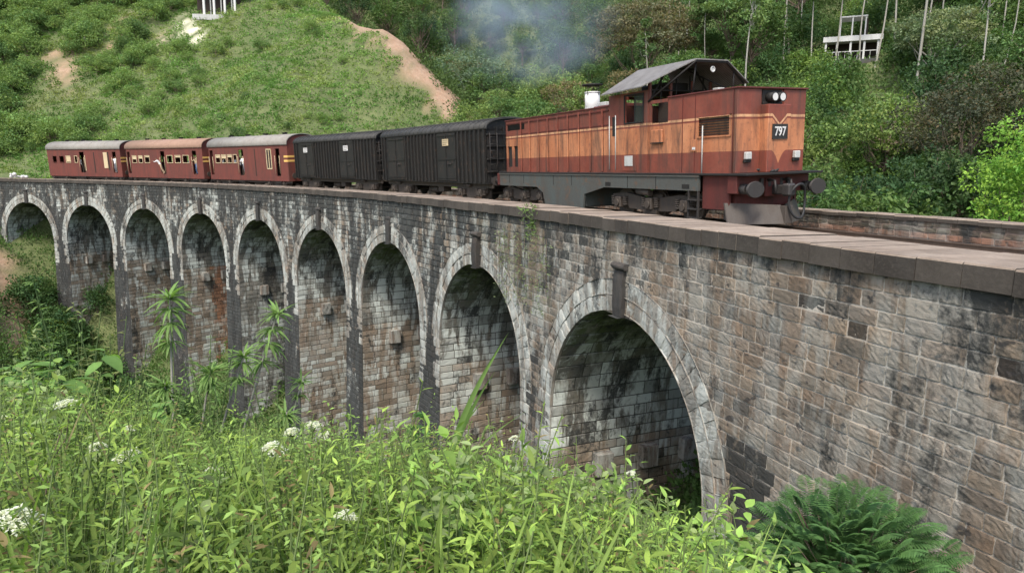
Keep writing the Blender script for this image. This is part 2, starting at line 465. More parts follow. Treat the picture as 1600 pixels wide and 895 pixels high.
def foot(s_): return min(float(np.interp(s_, ground_s, gnear)), float(np.interp(s_, ground_s, gfar))) - 1.0
def course_heights(z0, z1, h, seed):
    r = np.random.RandomState(seed); z = z0; L = [z]
    while z > z1: z -= h * r.uniform(.88, 1.14); L.append(z)
    return L
MORTAR = np.array((.40, .365, .31))
def face_wall(front, zlist, blocks, name_sp, name_pier):
    f = ffront if front else fback
    sp = Masonry(); piers = {}
    for zt, zb in zip(zlist[:-1], zlist[1:]):
        zm = (zt + zb) / 2
        iv = []
        cur = S0
        for c in CENT:
            h = half_open(zm)
            if h is None: continue
            if zm > ZS - .1: # edge of the hole sits under the ring
                rr = RAD + .40
                h = math.sqrt(max(0, rr * rr - (zm - ZS) ** 2)) if zm < ZS + rr else 0
                h = max(h, 0)
            if h <= 0: continue
            iv.append((cur, c - h)); cur = c + h
        # the ring also covers the courses just above the crown
        if not iv and zm < ZS + RAD + .40:
            pass
        iv.append((cur, S1))
        for k, (a, b) in enumerate(iv):
            if b - a < .05: continue
            is_pier = zm < ZS and 0 < k < 9
            tgt = piers.setdefault(k, Masonry()) if is_pier else sp
            # end where the ground hides it
            fa = min(foot(a if a > S0 + 1 else b), foot(b if b < S1 - 1 else a), foot((a + b) / 2))
            if zt < fa: continue
            u = a
            far = 0 if not front else 1
            warmness = lambda q: .93 - .6 * np.clip((q - 0) / 16, 0, 1)
            while u < b - 1e-6:
                L = rng.uniform(.30, .68) * (1.0 if u < 14 else 1.0)
                if b - (u + L) < .3: L = b - u
                um = u + L / 2
                if zt < foot(um) : u += L; continue
                if blocks:
                    wx = wx_front(um, zm)
                    wx = wx + np.array([rng.uniform(-.07, .09) + (rng.rand() < .10) * .2 * float(np.clip((um + 4) / 10, .15, 1)), 0, rng.uniform(-.15, .35) * float(np.clip((um + 2) / 8, .12, 1))])
                    # a few dark hollow stones
                    c = tint_for(um, warmness(um))
                    lod = lod_at(um, zm)
                    dark = rng.rand() < .02
                    tgt.block(f, u, u + L, zb, zt, c * (.25 if dark else 1), wx, lod, gap=.008 + .011 * float(np.clip((um - 1) / 10, 0, 1)), proud=.03 if not dark else .0, back=-.012 - .024 * float(np.clip((um - 1) / 8, 0, 1)), rough=.0055)
                u += L
            w0 = wx_front((a + b) / 2, zm)
            step = 1.5
            k2 = max(1, int((b - a) / step)); us = np.linspace(a, b, k2 + 1)
            for u0, u1 in zip(us[:-1], us[1:]):
                if zt < foot((u0 + u1) / 2): continue
                tgt.strip(f, u0, u1, zb, zt, MORTAR * (1.0 - .86 * np.clip((u0 - 1) / 8, 0, 1) if blocks else .7), wx_front((u0 + u1) / 2, zm), 1.5, n=(-.004 - .014 * float(np.clip((u0 - 1) / 8, 0, 1))) if blocks else .0)
    vbuild(sp, name_sp, not front)
    return piers
zl = course_heights(-COPE_T, -25, .268, 3)
# align one course line with the crown of the rings
near_piers = face_wall(True, zl, True, 'spandrel_wall', 'pier')
far_piers = face_wall(False, course_heights(-COPE_T, -25, .67, 4), False, 'spandrel_wall', 'pier')

# arch rings (two courses of voussoirs), soffits, pier sides, keystones, corbels
def ring_f(c):
    def f(a, r, n):
        s_ = c + r * np.cos(a); z = ZS + r * np.sin(a)
        return path(s_, -n, z)
    return f
for i, c in enumerate(CENT):
    lod = 0 if i < 2 else 1 if i < 4 else 2
    mas = Masonry(); f = ring_f(c)
    for (r0, r1) in ((RAD, RAD + .43), (RAD + .43, RAD + .86)):
        nb = 36; a0 = -.0
        for k in range(nb):
            u0 = math.pi * k / nb; u1 = math.pi * (k + 1) / nb
            if abs((u0 + u1) / 2 - math.pi / 2) < .05: continue
            col = np.array((.235, .228, .20)) * rng.uniform(.8, 1.15)
            if rng.rand() < .08: col = np.array((.24, .205, .165)) * rng.uniform(.9, 1.1)
            w = np.array([.07 + .08 * (i > 0) + rng.uniform(-.05, .08), 0.0, .5])
            g = lambda U, V, N: f(U / 4.0, V, N)
            mas.block(g, u0 * 4, u1 * 4, r0, r1, col, w, lod, proud=.07, back=.03, gap=.003, rough=.006)
            # inner and outer cheeks so the ring reads as solid stone
        us = np.linspace(0, math.pi, 30)
        for rr in (r0 + .006, r1 - .006):
            U = np.repeat(us, 2); N = np.tile([-.05, .045], 30)
            P = f(U, np.full(60, rr), N); I = np.arange(29) * 2
            mas.add(P, np.stack([I, I + 2, I + 3, I + 1], -1), np.array([.22, .2, .17, 1]), np.array([.1, 0, .2, 1]))
    # ring tails: quoins below the springing
    z = ZS
    while z > ZS - 2.2:
        h = rng.uniform(.34, .46)
        for sg in (-1, 1):
            L = rng.choice([.45, .7])
            o0 = RAD - BAT * (ZS - z)
            u0, u1 = (c + o0, c + o0 + L) if sg > 0 else (c - o0 - L, c - o0)
            mas.block(ffront, u0, u1, z - h, z, np.array((.25, .235, .2)) * rng.uniform(.8, 1.15), np.array([.10, 0, .5]), lod, proud=.06, rough=.008)
        z -= h
    vbuild(mas, 'arch_ring')
    # barrel soffit
    mas = Masonry()
    def bar(sv, off, n, c=c):     # sv = distance along the curve of the soffit from the far springing
        a = sv / RAD
        r = RAD - n
        return path(c + r * np.cos(a), off, ZS + r * np.sin(a))
    nrow = 26; hrow = math.pi * RAD / nrow
    for k in range(nrow):
        v0 = k * hrow; v1 = v0 + hrow
        zz = ZS + RAD * math.sin((v0 + v1) / 2 / RAD)
        up = (zz - ZS) / RAD
        g = lambda U, V, N: bar(V, U, N)
        u = .05
        while u < WIDTH - .05:
            L = rng.uniform(.6, 1.1)
            if WIDTH - .05 - (u + L) < .3: L = WIDTH - .05 - u
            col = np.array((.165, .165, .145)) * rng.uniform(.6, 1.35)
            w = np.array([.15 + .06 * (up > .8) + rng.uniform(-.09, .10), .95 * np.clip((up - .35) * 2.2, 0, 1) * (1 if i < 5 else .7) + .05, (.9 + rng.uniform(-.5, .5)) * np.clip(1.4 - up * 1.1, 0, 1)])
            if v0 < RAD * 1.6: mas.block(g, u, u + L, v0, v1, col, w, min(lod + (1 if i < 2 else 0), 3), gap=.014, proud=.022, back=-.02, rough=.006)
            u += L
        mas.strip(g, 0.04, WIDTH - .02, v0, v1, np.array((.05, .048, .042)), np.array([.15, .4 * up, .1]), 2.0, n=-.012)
    vbuild(mas, 'arch_barrel')
    # sides of the piers inside the opening
    for sg in (1, -1):
        mas = Masonry()
        zlist = course_heights(ZS, -25, .33, 20 + i)
        corb = []
        def side(off, z, n, c=c, sg=sg):
            h = RAD - BAT * (ZS - z)
            return path(c + sg * (h - n), off, z)
        fz = foot(c + sg * (RAD + 1.0))
        for zt, zb in zip(zlist[:-1], zlist[1:]):
            if zt < fz: break
            u = -BAT * (ZS - zb) + .01
            e = WIDTH + BAT * (ZS - zb) - .01
            s0 = u
            while u < e:
                L = rng.uniform(.5, .95)
                if e - (u + L) < .3: L = e - u
                low = ZS - 1.5 > zb
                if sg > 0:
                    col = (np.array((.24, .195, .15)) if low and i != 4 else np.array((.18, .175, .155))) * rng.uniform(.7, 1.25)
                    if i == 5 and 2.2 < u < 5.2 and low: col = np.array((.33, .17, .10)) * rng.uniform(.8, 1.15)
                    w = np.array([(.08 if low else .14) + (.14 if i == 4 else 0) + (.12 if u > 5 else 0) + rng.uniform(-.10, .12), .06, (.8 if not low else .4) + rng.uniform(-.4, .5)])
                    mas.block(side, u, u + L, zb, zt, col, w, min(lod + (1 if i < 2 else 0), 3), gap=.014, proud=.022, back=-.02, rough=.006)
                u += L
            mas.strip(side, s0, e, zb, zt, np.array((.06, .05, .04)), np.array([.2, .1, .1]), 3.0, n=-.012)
        vbuild(mas, 'pier_side', sg < 0)
        mas = None
        for off in (1.9, 3.7, 5.4):
            z0 = ZS - 2.1
            b = Masonry()
            h = RAD - BAT * 2.1
            A = []
            for q in (0, 1):
                for zz in (z0 - .42, z0 + .32):
                    for oo in (off - .3, off + .3):
                        A.append(path(c + sg * (h + .15 - q * .48), oo, zz))
            A = np.array(A)
            Fc = np.array([[4, 5, 7, 6], [0, 4, 6, 2], [1, 3, 7, 5], [2, 6, 7, 3], [0, 1, 5, 4]])
            b.add(A, Fc, np.array([.20, .17, .14, 1]) * np.array([1, 1, 1, 1]), np.array([.16, 0, .4, 1]))
            vbuild(b, 'corbel')
    # keystone
    mas = Masonry()
    def ks(u, z, n, c=c): return path(c + u, -n, z)
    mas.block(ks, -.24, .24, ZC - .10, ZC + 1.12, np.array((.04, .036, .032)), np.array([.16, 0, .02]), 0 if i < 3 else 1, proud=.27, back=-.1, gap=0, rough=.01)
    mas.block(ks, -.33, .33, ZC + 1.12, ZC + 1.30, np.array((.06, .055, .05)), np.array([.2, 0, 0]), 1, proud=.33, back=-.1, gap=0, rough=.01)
    # underside of the keystone
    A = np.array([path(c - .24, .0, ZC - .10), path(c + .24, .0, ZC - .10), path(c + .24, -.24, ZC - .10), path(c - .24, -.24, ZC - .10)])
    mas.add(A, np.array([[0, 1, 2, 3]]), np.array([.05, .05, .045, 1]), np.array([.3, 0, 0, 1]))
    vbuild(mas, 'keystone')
for k in range(1, 9):
    if k in near_piers: vbuild(near_piers[k], 'pier')
    if k in far_piers and far_piers[k].V: vbuild(far_piers[k], 'pier', True)

# coping slabs
def coping_mat():
    t = NT('coping_stone')
    n = t.noise(1.2, 6, .65); n2 = t.noise(14, 5, .7)
    geo = t.n('NewGeometry'); sx = t.n('SeparateXYZ'); t.L(geo.outputs['Normal'], sx.inputs[0])
    tint = t.attr('tint')
    col = t.mix(t.ramp(n, [(.35, 0), (.65, .8)]), tint, t.mix(1.0, tint, (.5, .46, .42), 'MULTIPLY'))
    col = t.mix(t.ramp(n2, [(.5, 0), (.72, .5)]), col, (.09, .075, .06))
    t.color(col); t.rough(.9); t.bump(n2, .5, .02)
    return t.m
M['coping'] = coping_mat()
def coping(o0, o1, z0, z1, name):
    V = []; F = []; C_ = []; n = 0
    s_ = S0
    while s_ < S1:
        L = rng.uniform(.52, .68)
        dz = rng.uniform(-.014, .014)
        us = np.array([s_ + .006, s_ + L - .006])
        prof = [(o0, z0), (o0, z1 - .025), (o0 + .025, z1), (o1 - .025, z1), (o1, z1 - .025), (o1, z0)]
        P = np.array([[path(u, o + (dz if o < (o0 + o1) / 2 else 0), z + dz) for (o, z) in prof] for u in us]).reshape(-1, 3)
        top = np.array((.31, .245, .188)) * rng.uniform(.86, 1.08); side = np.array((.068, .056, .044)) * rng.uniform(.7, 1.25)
        k = len(prof)
        def addq(idx, col):
            nonlocal n
            V.append(P[idx]); F.append([n, n + 1, n + 2, n + 3]); n += 4; C_.extend([[*col, 1]] * 4)
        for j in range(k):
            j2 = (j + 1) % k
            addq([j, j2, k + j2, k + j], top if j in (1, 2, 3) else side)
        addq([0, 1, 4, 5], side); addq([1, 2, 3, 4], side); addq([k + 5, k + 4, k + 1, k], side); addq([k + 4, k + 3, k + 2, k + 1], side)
        s_ += L
    o = raw_mesh(name, np.concatenate(V), np.array(F), M['coping'], False, np.array(C_), parent=viaduct); o.matrix_parent_inverse = viaduct_inv
    return o
coping(-.10, COPE_W, -COPE_T, 0, 'coping')
mas = Masonry()
mas.strip(lambda s_, z, n: path(s_, -.085, z), S0, S1, -COPE_T + .01, -.03, np.array((.30, .26, .2)), np.array([.05, 0, 0]), .5)
mas.strip(lambda s_, z, n: path(s_, z, -.012), S0, S1, -.09, COPE_W - .03, np.array((.2, .17, .14)), np.array([.05, 0, 0]), .5)
vbuild(mas, 'coping_mortar')
coping(FAR_IN, WIDTH + .05, -.05, .07, 'coping')
# inner faces of the parapets
mas = Masonry()
z = BED - .2
fi = lambda s_, z, n: path(s_, FAR_IN + .05 - n, z)
for zt, zb in ((-.05, -.20), (-.20, -.35), (-.35, -.52), (-.52, -.70), (-.70, -.9)):
    u = S0
    while u < 40:
        L = rng.uniform(.3, .6)
        mas.block(fi, u, u + L, zb, zt, np.array((.22, .12, .085) if zt < -.3 else (.11, .085, .065)) * rng.uniform(.6, 1.2), np.array([.16 + rng.uniform(-.05, .08), .10, .15]), 2, proud=.02)
        u += L
mas.strip(fi, S0, S1, -.95, -.045, np.array((.2, .15, .12)), np.array([.2, 0, .2]), 1.0, n=-.005)
fi2 = lambda s_, z, n: path(s_, COPE_W - .05 + n, z)
mas.strip(fi2, S0, S1, -.95, -.33, np.array((.2, .15, .12)), np.array([.2, 0, .2]), 1.0)
vbuild(mas, 'parapet_inner_face')

# track bed, sleepers and rails
TC = 4.62; RZ = -.27
def build_track():
    s_ = np.linspace(-24, 96, 241)
    prof = [(COPE_W - .06, BED), (TC - 1.7, BED + .02), (TC - 1.3, RZ - .17), (TC + 1.3, RZ - .17), (TC + 1.7, BED + .02), (FAR_IN + .08, BED)]
    P = np.array([path(s_, o, z) for o, z in prof]).transpose(1, 0, 2).reshape(-1, 3)
    k = len(prof); I = (np.arange(240)[:, None] * k + np.arange(k - 1)[None, :]).ravel()
    t = NT('ballast'); v = t.n('TexVoronoi'); v.inputs['Scale'].default_value = 16; t.L(t.co.outputs['Object'], v.inputs['Vector'])
    t.color(t.mix(v.outputs['Color'], (.10, .09, .08), (.24, .21, .18))); t.rough(.95); t.bump(v.outputs['Distance'], 1, .05)
    tag(raw_mesh('track_bed', P, np.stack([I, I + k, I + k + 1, I + 1], -1), t.m, True), kind='structure')
    tr = empty('railway_track', tuple(path(0, TC, RZ)))
    tag(tr, 'broad gauge railway track with rusty rails on stone ballast between the parapets', 'railway track')
    inv = Matrix.Translation(-tr.location)
    steel = worn('rail_steel', (.16, .11, .08), .5, (.05, .04, .03), .4, 5, metal=.6)
    for o0 in (-.87, .87):
        mb_v = []; 
        pr = [(-.07, RZ - .14), (-.07, RZ - .125), (-.012, RZ - .11), (-.012, RZ - .04), (-.035, RZ - .03), (-.035, RZ), (.035, RZ), (.035, RZ - .03), (.012, RZ - .04), (.012, RZ - .11), (.07, RZ - .125), (.07, RZ - .14)]
        P = np.array([path(s_, TC + o0 + o, z) for o, z in pr]).transpose(1, 0, 2).reshape(-1, 3)
        k = len(pr); I = (np.arange(240)[:, None] * k); J = np.arange(k)[None, :]
        F = np.stack([(I + J), (I + (J + 1) % k), (I + k + (J + 1) % k), (I + k + J)], -1).reshape(-1, 4)
        o = raw_mesh('rail', P, F, steel, False, parent=tr); o.matrix_parent_inverse = inv
    V = []; F = []; n = 0
    for q in np.arange(-23.5, 95.5, .7):
        A = np.array([path(q + a, TC + b, z) for z in (RZ - .26, RZ - .135) for a, b in ((-.12, -1.35), (.12, -1.35), (.12, 1.35), (-.12, 1.35))])
        V.append(A); F += [[n, n + 1, n + 2, n + 3], [n + 4, n + 5, n + 6, n + 7], [n, n + 1, n + 5, n + 4], [n + 1, n + 2, n + 6, n + 5], [n + 2, n + 3, n + 7, n + 6], [n + 3, n, n + 4, n + 7]]; n += 8
    o = raw_mesh('sleepers', np.concatenate(V), np.array(F), worn('sleeper_wood', (.10, .08, .06), .9), False, parent=tr); o.matrix_parent_inverse = inv
build_track()

# ------------------------------------------------------------------ rolling stock
CANT = .045
def bogie_point(s_): return Vector(path(s_, TC, RZ))
def vehicle(name, sf, sr, inset=2.2):
    """empty at the centre of a vehicle reaching from s=sf (front, towards the locomotive's nose) to s=sr"""
    a = bogie_point(sf + inset); b = bogie_point(sr - inset); d = (a - b); L = d.length
    d.normalize(); c = (a + b) / 2
    o = empty(name, c, math.atan2(d.y, d.x), CANT)
    o.rotation_euler = (CANT, -math.asin(d.z), math.atan2(d.y, d.x))
    return o
M['black'] = worn('black_steel', (.016, .015, .014), .6, (.035, .03, .025), .5, 4)
M['grease'] = worn('greasy_iron', (.045, .038, .032), .55, (.10, .07, .05), .5, 7)
M['iron'] = worn('worn_iron', (.05, .046, .043), .55, (.04, .03, .025), .5, 6, metal=.3)
M['wagon'] = worn('wagon_black_paint', (.014, .014, .0135), .5, (.035, .030, .026), .6, 2.5, rust=(.06, .04, .03))
M['wagonroof'] = worn('wagon_roof', (.03, .029, .027), .6, (.075, .07, .062), .6, 2.0, streak=False)
M['sill'] = worn('grey_green_frame', (.070, .080, .074), .6, (.07, .05, .038), .8, 1.8, rust=(.12, .075, .05))
M['darkred'] = worn('dark_red_frame', (.10, .025, .02), .6, (.03, .02, .018), .6, 3)
M['redcoach'] = worn('carriage_red', (.15, .042, .031), .65, (.055, .032, .027), .85, 2.2)
M['roofgrey'] = worn('carriage_roof_grey', (.24, .225, .20), .7, (.13, .10, .08), .6, 1.2, streak=False)
M['roofrust'] = worn('carriage_roof_rust', (.27, .17, .12), .75, (.17, .10, .07), .6, 1.2, streak=False)
M['cream'] = worn('cream_paint', (.52, .42, .26), .6, (.25, .17, .1), .5, 5)
M['yellow'] = worn('yellow_stripe', (.70, .42, .12), .55, (.3, .16, .06), .4, 5)
M['white'] = worn('white_paint', (.55, .54, .52), .6, (.35, .32, .28), .35, 5)
M['palegrey'] = worn('pale_grey_paint', (.42, .42, .40), .55, (.2, .18, .15), .5, 5)
M['inside'] = worn('dark_interior', (.035, .025, .02), .8, (.02, .015, .01), .3, 3)
M['rubber'] = worn('black_rubber', (.02, .02, .02), .5, (.05, .045, .04), .4, 8)
M['ploughsteel'] = worn('plough_steel', (.075, .064, .055), .6, (.05, .035, .025), .7, 4)
M['planks'] = worn('canopy_sheet', (.13, .12, .11), .65, (.07, .06, .055), .6, 3, bump=.3)
def canopy_sheet():
    t = NT('corrugated_sheet')
    w = t.n('TexWave'); w.wave_type = 'BANDS'; w.bands_direction = 'X'; w.inputs['Scale'].default_value = 3.4
    t.L(t.co.outputs['Object'], w.inputs['Vector'])
    n = t.noise(2.2, 5, .65); c = t.mix(t.ramp(n, [(.35, 0), (.7, 1)]), (.20, .19, .175), (.115, .10, .09))
    c = t.mix(t.ramp(w.outputs['Fac'], [(0, .35), (.5, 0)]), c, (.07, .06, .055))
    t.color(c); t.rough(.6); t.bump(w.outputs['Fac'], .6, .03)
    return t.m
M['sheet'] = canopy_sheet()
def glass_mat():
    t = NT('window_glass'); t.color((.05, .07, .065)); t.rough(.08); t.b.inputs['Alpha'].default_value = .35
    return t.m
M['glass'] = glass_mat()
def loco_paint():
    t = NT('locomotive_livery')
    sx = t.n('SeparateXYZ'); t.L(t.co.outputs['Object'], sx.inputs[0]); X, Y, Z = sx.outputs
    ay = t.math('ABSOLUTE', Y); nose = t.math('GREATER_THAN', X, 6.9)
    v = t.math('MULTIPLY', t.math('MULTIPLY', t.math('MAXIMUM', t.math('SUBTRACT', .27, ay), 0.0), .95), nose)
    z = t.math('ADD', Z, v)
    q = t.math('MAXIMUM', t.math('SUBTRACT', 1.0, t.math('DIVIDE', ay, .30)), 0.0)
    lowv = t.math('MULTIPLY', t.math('MULTIPLY', t.math('MULTIPLY', q, q), .36), nose)
    zl = t.math('ADD', Z, lowv)
    n1 = t.noise(.9, 7, .6, stretch=(1, 1, .45)); n2 = t.noise(9, 5, .7); n3 = t.noise(1.8, 6, .7, stretch=(1, 1, .8))
    maroon = t.mix(t.ramp(n3, [(.3, 0), (.75, 1)]), (.155, .034, .021), (.24, .068, .042))
    orange = t.mix(t.ramp(n1, [(.32, 0), (.68, 1)]), (.36, .118, .048), (.52, .225, .108))
    orange = t.mix(t.ramp(n3, [(.55, 0), (.75, .55)]), orange, (.20, .085, .05))
    lightline = t.mix(t.ramp(n2, [(.4, 0), (.8, .6)]), (.60, .33, .17), (.3, .1, .06))
    c = t.mix(t.math('GREATER_THAN', zl, 2.09), maroon, orange)
    c = t.mix(t.math('GREATER_THAN', z, 2.93), c, maroon)
    c = t.mix(t.math('GREATER_THAN', z, 2.985), c, lightline)
    c = t.mix(t.math('GREATER_THAN', z, 3.055), c, maroon)
    # grime: dark runs and a sooty lower edge worn into the paint
    c = t.mix(t.ramp(t.noise(1.5, 8, .75, stretch=(1.3, 1.3, .22), dist=.5), [(.45, 0), (.64, .85)]), c, (.062, .036, .028))
    c = t.mix(t.ramp(n2, [(.55, 0), (.72, .6)]), c, (.09, .05, .036))
    t.color(c); t.rough(t.ramp(n2, [(.3, .42), (.7, .62)])); t.b.inputs['Specular IOR Level'].default_value = .4
    t.bump(n2, .12, .01)
    return t.m
M['loco'] = loco_paint()

def wheelset(parent, x, r=.46, mat='grease'):
    w = MB()
    for y in (-.84, .84):
        w.disc((x, y, r), (0, 1, 0), r, .12, 28)
        w.disc((x, y * .955, r), (0, 1, 0), r + .035, .03, 28)
        w.disc((x, y * 1.08, r), (0, 1, 0), r * .45, .05, 16)
    w.tube([(x, -.9, r), (x, .9, r)], .08, 10)
    return w.build('wheelset', M[mat], parent)
def bogie(parent, xc, ax, r=.46, fy=1.02, heavy=False):
    b = MB(); x0, x1 = xc + ax[0], xc + ax[-1]
    for sg in (-1, 1):
        y0, y1 = sorted((sg * fy, sg * (fy + .12)))
        poly = [(x0 - .45, r + .02), (x0 - .45, r + .28), (x0 + .3, r + .34)]
        if heavy: poly += [(xc - .5, r + .22), (xc + .5, r + .22)]
        poly += [(x1 - .3, r + .34), (x1 + .45, r + .28), (x1 + .45, r + .02), (x1 - .28, r + .1), (x1 - .5, r - .18), (xc, r - .22), (x0 + .5, r - .18), (x0 + .28, r + .1)]
        b.prism(poly, y0, y1)
        for a in ax:
            b.box(xc + a - .16, xc + a + .16, sg * (fy + .10), sg * (fy + .27), r - .17, r + .2, .03)
            b.disc((xc + a, sg * (fy + .29), r), (0, 1, 0), .12, .06, 14)
            for q in (-.33, .33):
                for k in range(5):
                    b.torus((xc + a + q, sg * (fy + .17), r - .06 + k * .065), (0, 0, 1), .075, .02, 12)
        b.tube([(xc - .6, sg * (fy + .2), r + .42), (xc + .05, sg * (fy + .2), r + .36)], .11 if heavy else .07, 12)
        for k in range(4):
            b.box(xc - .35, xc + .35, sg * (fy + .06), sg * (fy + .2), r - .30 + k * .035, r - .275 + k * .035)
    b.box(xc - .35, xc + .35, -fy, fy, r, r + .35, .04)
    o = b.build('bogie', M['grease'], parent)
    for a in ax: wheelset(o, xc + a, r)
    return o
def wallbox(mb, x0, x1, z0, z1, y0, y1, holes, mi=0):
    """a wall along x with rectangular holes (x0, x1, z0, z1)"""
    xs = sorted({x0, x1, *[min(max(h[0], x0), x1) for h in holes], *[min(max(h[1], x0), x1) for h in holes]})
    for a, b in zip(xs[:-1], xs[1:]):
        if b - a < 1e-4: continue
        m = (a + b) / 2; hs = sorted([(h[2], h[3]) for h in holes if h[0] < m < h[1]])
        z = z0
        for (p, q) in hs:
            if p > z + 1e-4: mb.box(a, b, y0, y1, z, p, mi=mi)
            z = max(z, q)
        if z1 > z + 1e-4: mb.box(a, b, y0, y1, z, z1, mi=mi)
def text_mesh(txt, size, depth=.006):
    cu = bpy.data.curves.new('lettering', 'FONT'); cu.body = txt; cu.size = size; cu.extrude = depth; cu.align_x = 'CENTER'; cu.align_y = 'CENTER'
    cu.offset = .006; cu.resolution_u = 3
    o = bpy.data.objects.new('tmp', cu); COL.objects.link(o)
    dg = bpy.context.evaluated_depsgraph_get(); me = bpy.data.meshes.new_from_object(o.evaluated_get(dg))
    bpy.data.objects.remove(o); bpy.data.curves.remove(cu)
    return me

class MBS(MB):
    def __init__(s, dx): super().__init__(); s.dx = dx
    def build(s, *a, **k):
        bmesh.ops.translate(s.bm, verts=s.bm.verts[:], vec=(s.dx, 0, 0)); return super().build(*a, **k)
def make_loco():
    T = vehicle('diesel_locomotive', -.2, 14.1, 2.6)
    tag(T, 'weathered red and orange diesel locomotive with number 797 hauling the train across the viaduct', 'locomotive')
    H = 1.26
    # frame and deck
    m = MB(); m.box(-7.7, 7.72, -1.42, 1.42, 1.44, 1.50, .01); m.box(-7.6, 7.2, -.6, .6, 1.0, 1.44)
    m.build('deck', M['black'], T)
    prof = [(-7.6, 1.435), (-7.6, .9), (-4.0, .9), (-3.5, .68), (-3.3, .2), (-.4, .2), (-.3, .72), (1.0, 1.0), (5.85, 1.0), (5.85, 1.435)]
    for sg in (-1, 1):
        m = MB(); m.prism(prof, *sorted((sg * 1.33, sg * 1.40)))
        m.box(-7.62, 5.87, *sorted((sg * 1.385, sg * 1.43)), 1.395, 1.437)
        for x in (1.25, 5.3): m.box(x - .16, x + .16, *sorted((sg * 1.40, sg * 1.41)), 1.06, 1.18, mi=1)
        for x in (-6.6, -5.2, -2.6, -1.2, 2.4, 3.9): m.box(x - .012, x + .012, *sorted((sg * 1.40, sg * 1.408)), 1.02, 1.39, mi=1)
        m.build('side_sill', [M['sill'], M['black']], T)
    m = MB(); m.box(-3.25, -.45, -1.28, 1.28, .22, 1.0, .05); m.build('fuel_tank', M['sill'], T)
    # front end
    m = MB(); m.box(6.95, 7.3, -1.36, 1.36, .95, 1.44, .02); m.box(5.9, 6.95, -1.28, -1.2, .5, 1.44); m.box(5.9, 6.95, 1.2, 1.28, .5, 1.44)
    m.box(6.4, 7.0, -1.1, 1.1, .55, 1.44); m.box(7.3, 7.36, -.35, .35, .85, 1.35, .01)
    m.build('buffer_beam', M['darkred'], T)
    m = MB(); m.box(-8.0, -7.6, -1.36, 1.36, .9, 1.44, .02); m.build('rear_buffer_beam', M['darkred'], T)
    for x, sx in ((7.3, 1), (-8.0, -1)):
        for y in (-1.16, 1.16):
            m = MB(); m.tube([(x, y, 1.08), (x + sx * .22, y, 1.08)], .14, 16); m.tube([(x + sx * .2, y, 1.08), (x + sx * .46, y, 1.08)], .10, 16)
            rim = []; 
            n = 28
            A = [(x + sx * .46, y + .31 * math.cos(2 * math.pi * k / n), 1.08 + .22 * math.sin(2 * math.pi * k / n)) for k in range(n)]
            m2 = bmesh.ops
            vs = [m.bm.verts.new(p) for p in A]; vb = [m.bm.verts.new((p[0] + sx * .05, p[1] * 1 + (y - p[1]) * .06, p[2] + (1.08 - p[2]) * .06)) for p in A]
            m.bm.faces.new(vs); m.bm.faces.new(vb[::-1])
            for k in range(n): m.bm.faces.new((vs[k], vb[k], vb[(k + 1) % n], vs[(k + 1) % n]))
            m.build('buffer', M['iron'], T)
    m = MBS(-.48) # plough
    for sg in (-1, 1):
        a = [(7.35, sg * 1.35, .70), (8.15, sg * .1, .62), (8.35, sg * .1, .12), (7.55, sg * 1.40, .12)]
        b = [(p[0] - .05, p[1], p[2]) for p in a]
        va = [m.bm.verts.new(p) for p in a]; vb = [m.bm.verts.new(p) for p in b]
        m.bm.faces.new(va); m.bm.faces.new(vb[::-1])
        for k in range(4): m.bm.faces.new((va[k], vb[k], vb[(k + 1) % 4], va[(k + 1) % 4]))
        m.box(7.0, 7.4, sg * 1.0 - .05, sg * 1.0 + .05, .2, .9)
    m.box(8.12, 8.36, -.13, .13, .12, .60, .01)
    m.build('snow_plough', M['ploughsteel'], T)
    m = MBS(-.48); m.box(7.7, 8.25, -.12, .12, .90, 1.16, .03); m.box(8.2, 8.42, -.18, .18, .86, 1.20, .05); m.box(8.35, 8.5, -.2, -.06, .88, 1.18, .03)
    m.tube([(7.8, -.3, 1.3), (8.1, -.3, 1.28), (8.15, -.3, .95)], .035, 8); m.tube([(7.8, .28, 1.3), (8.1, .3, 1.28), (8.16, .3, .9)], .035, 8)
    for y in (-.5, -.22, .22, .5): m.box(7.74, 7.86, y - .05, y + .05, 1.12, 1.34, .01)
    m.build('coupler', M['iron'], T)
    m = MBS(-.48)
    n = 28; pts = [(8.45 + .05 * math.cos(a * 2), .22 + .30 * math.sin(a), .72 + .46 * math.cos(a)) for a in [2 * math.pi * k / n for k in range(n + 1)]]
    m.tube(pts, .035, 8, cap=False); m.build('brake_hose', M['rubber'], T)
    m = MBS(-.48)
    for y0, dz in ((.15, 0), (.28, .06)):
        m.tube([(7.95, -.45 + y0, 1.52), (7.75, .1 + y0, 1.60 + dz), (7.45, .45 + y0, 1.82 + dz), (7.24, .72 + y0, 1.98)], .03, 7)
    m.tube([(7.2, -.95, 1.53), (7.6, -.5, 1.58), (7.9, .0, 1.53)], .03, 7)
    m.build('jumper_cable', M['rubber'], T)
    for x in (5.62,):
        for sg in (-1, 1):
            m = MB()
            for q in (-.2, .2): m.box(x + q - .02, x + q + .02, *sorted((sg * 1.34, sg * 1.40)), .18, 1.0)
            for z in (.2, .46, .72): m.box(x - .2, x + .2, *sorted((sg * 1.22, sg * 1.44)), z, z + .035)
            m.build('step', M['iron'], T)
    # short hood
    m = MB()
    hole = [(5.62, 6.92, 2.53, 3.04)]
    for sg in (-1, 1): wallbox(m, 4.3, 7.05, 1.5, 3.72, *sorted((sg * H, sg * (H - .05))), hole)
    m.box(4.3, 7.0, -H + .06, H - .06, 1.55, 3.60)
    m.box(7.0, 7.15, -H, -.42, 1.5, 3.72, .01); m.box(7.0, 7.15, .42, H, 1.5, 3.72, .01)
    m.box(7.0, 7.42, -.42, .42, 1.5, 3.30, .015)
    m.box(7.02, 7.10, -.42, .42, 3.3, 3.72)
    hood = m.build('short_hood', M['loco'], T)
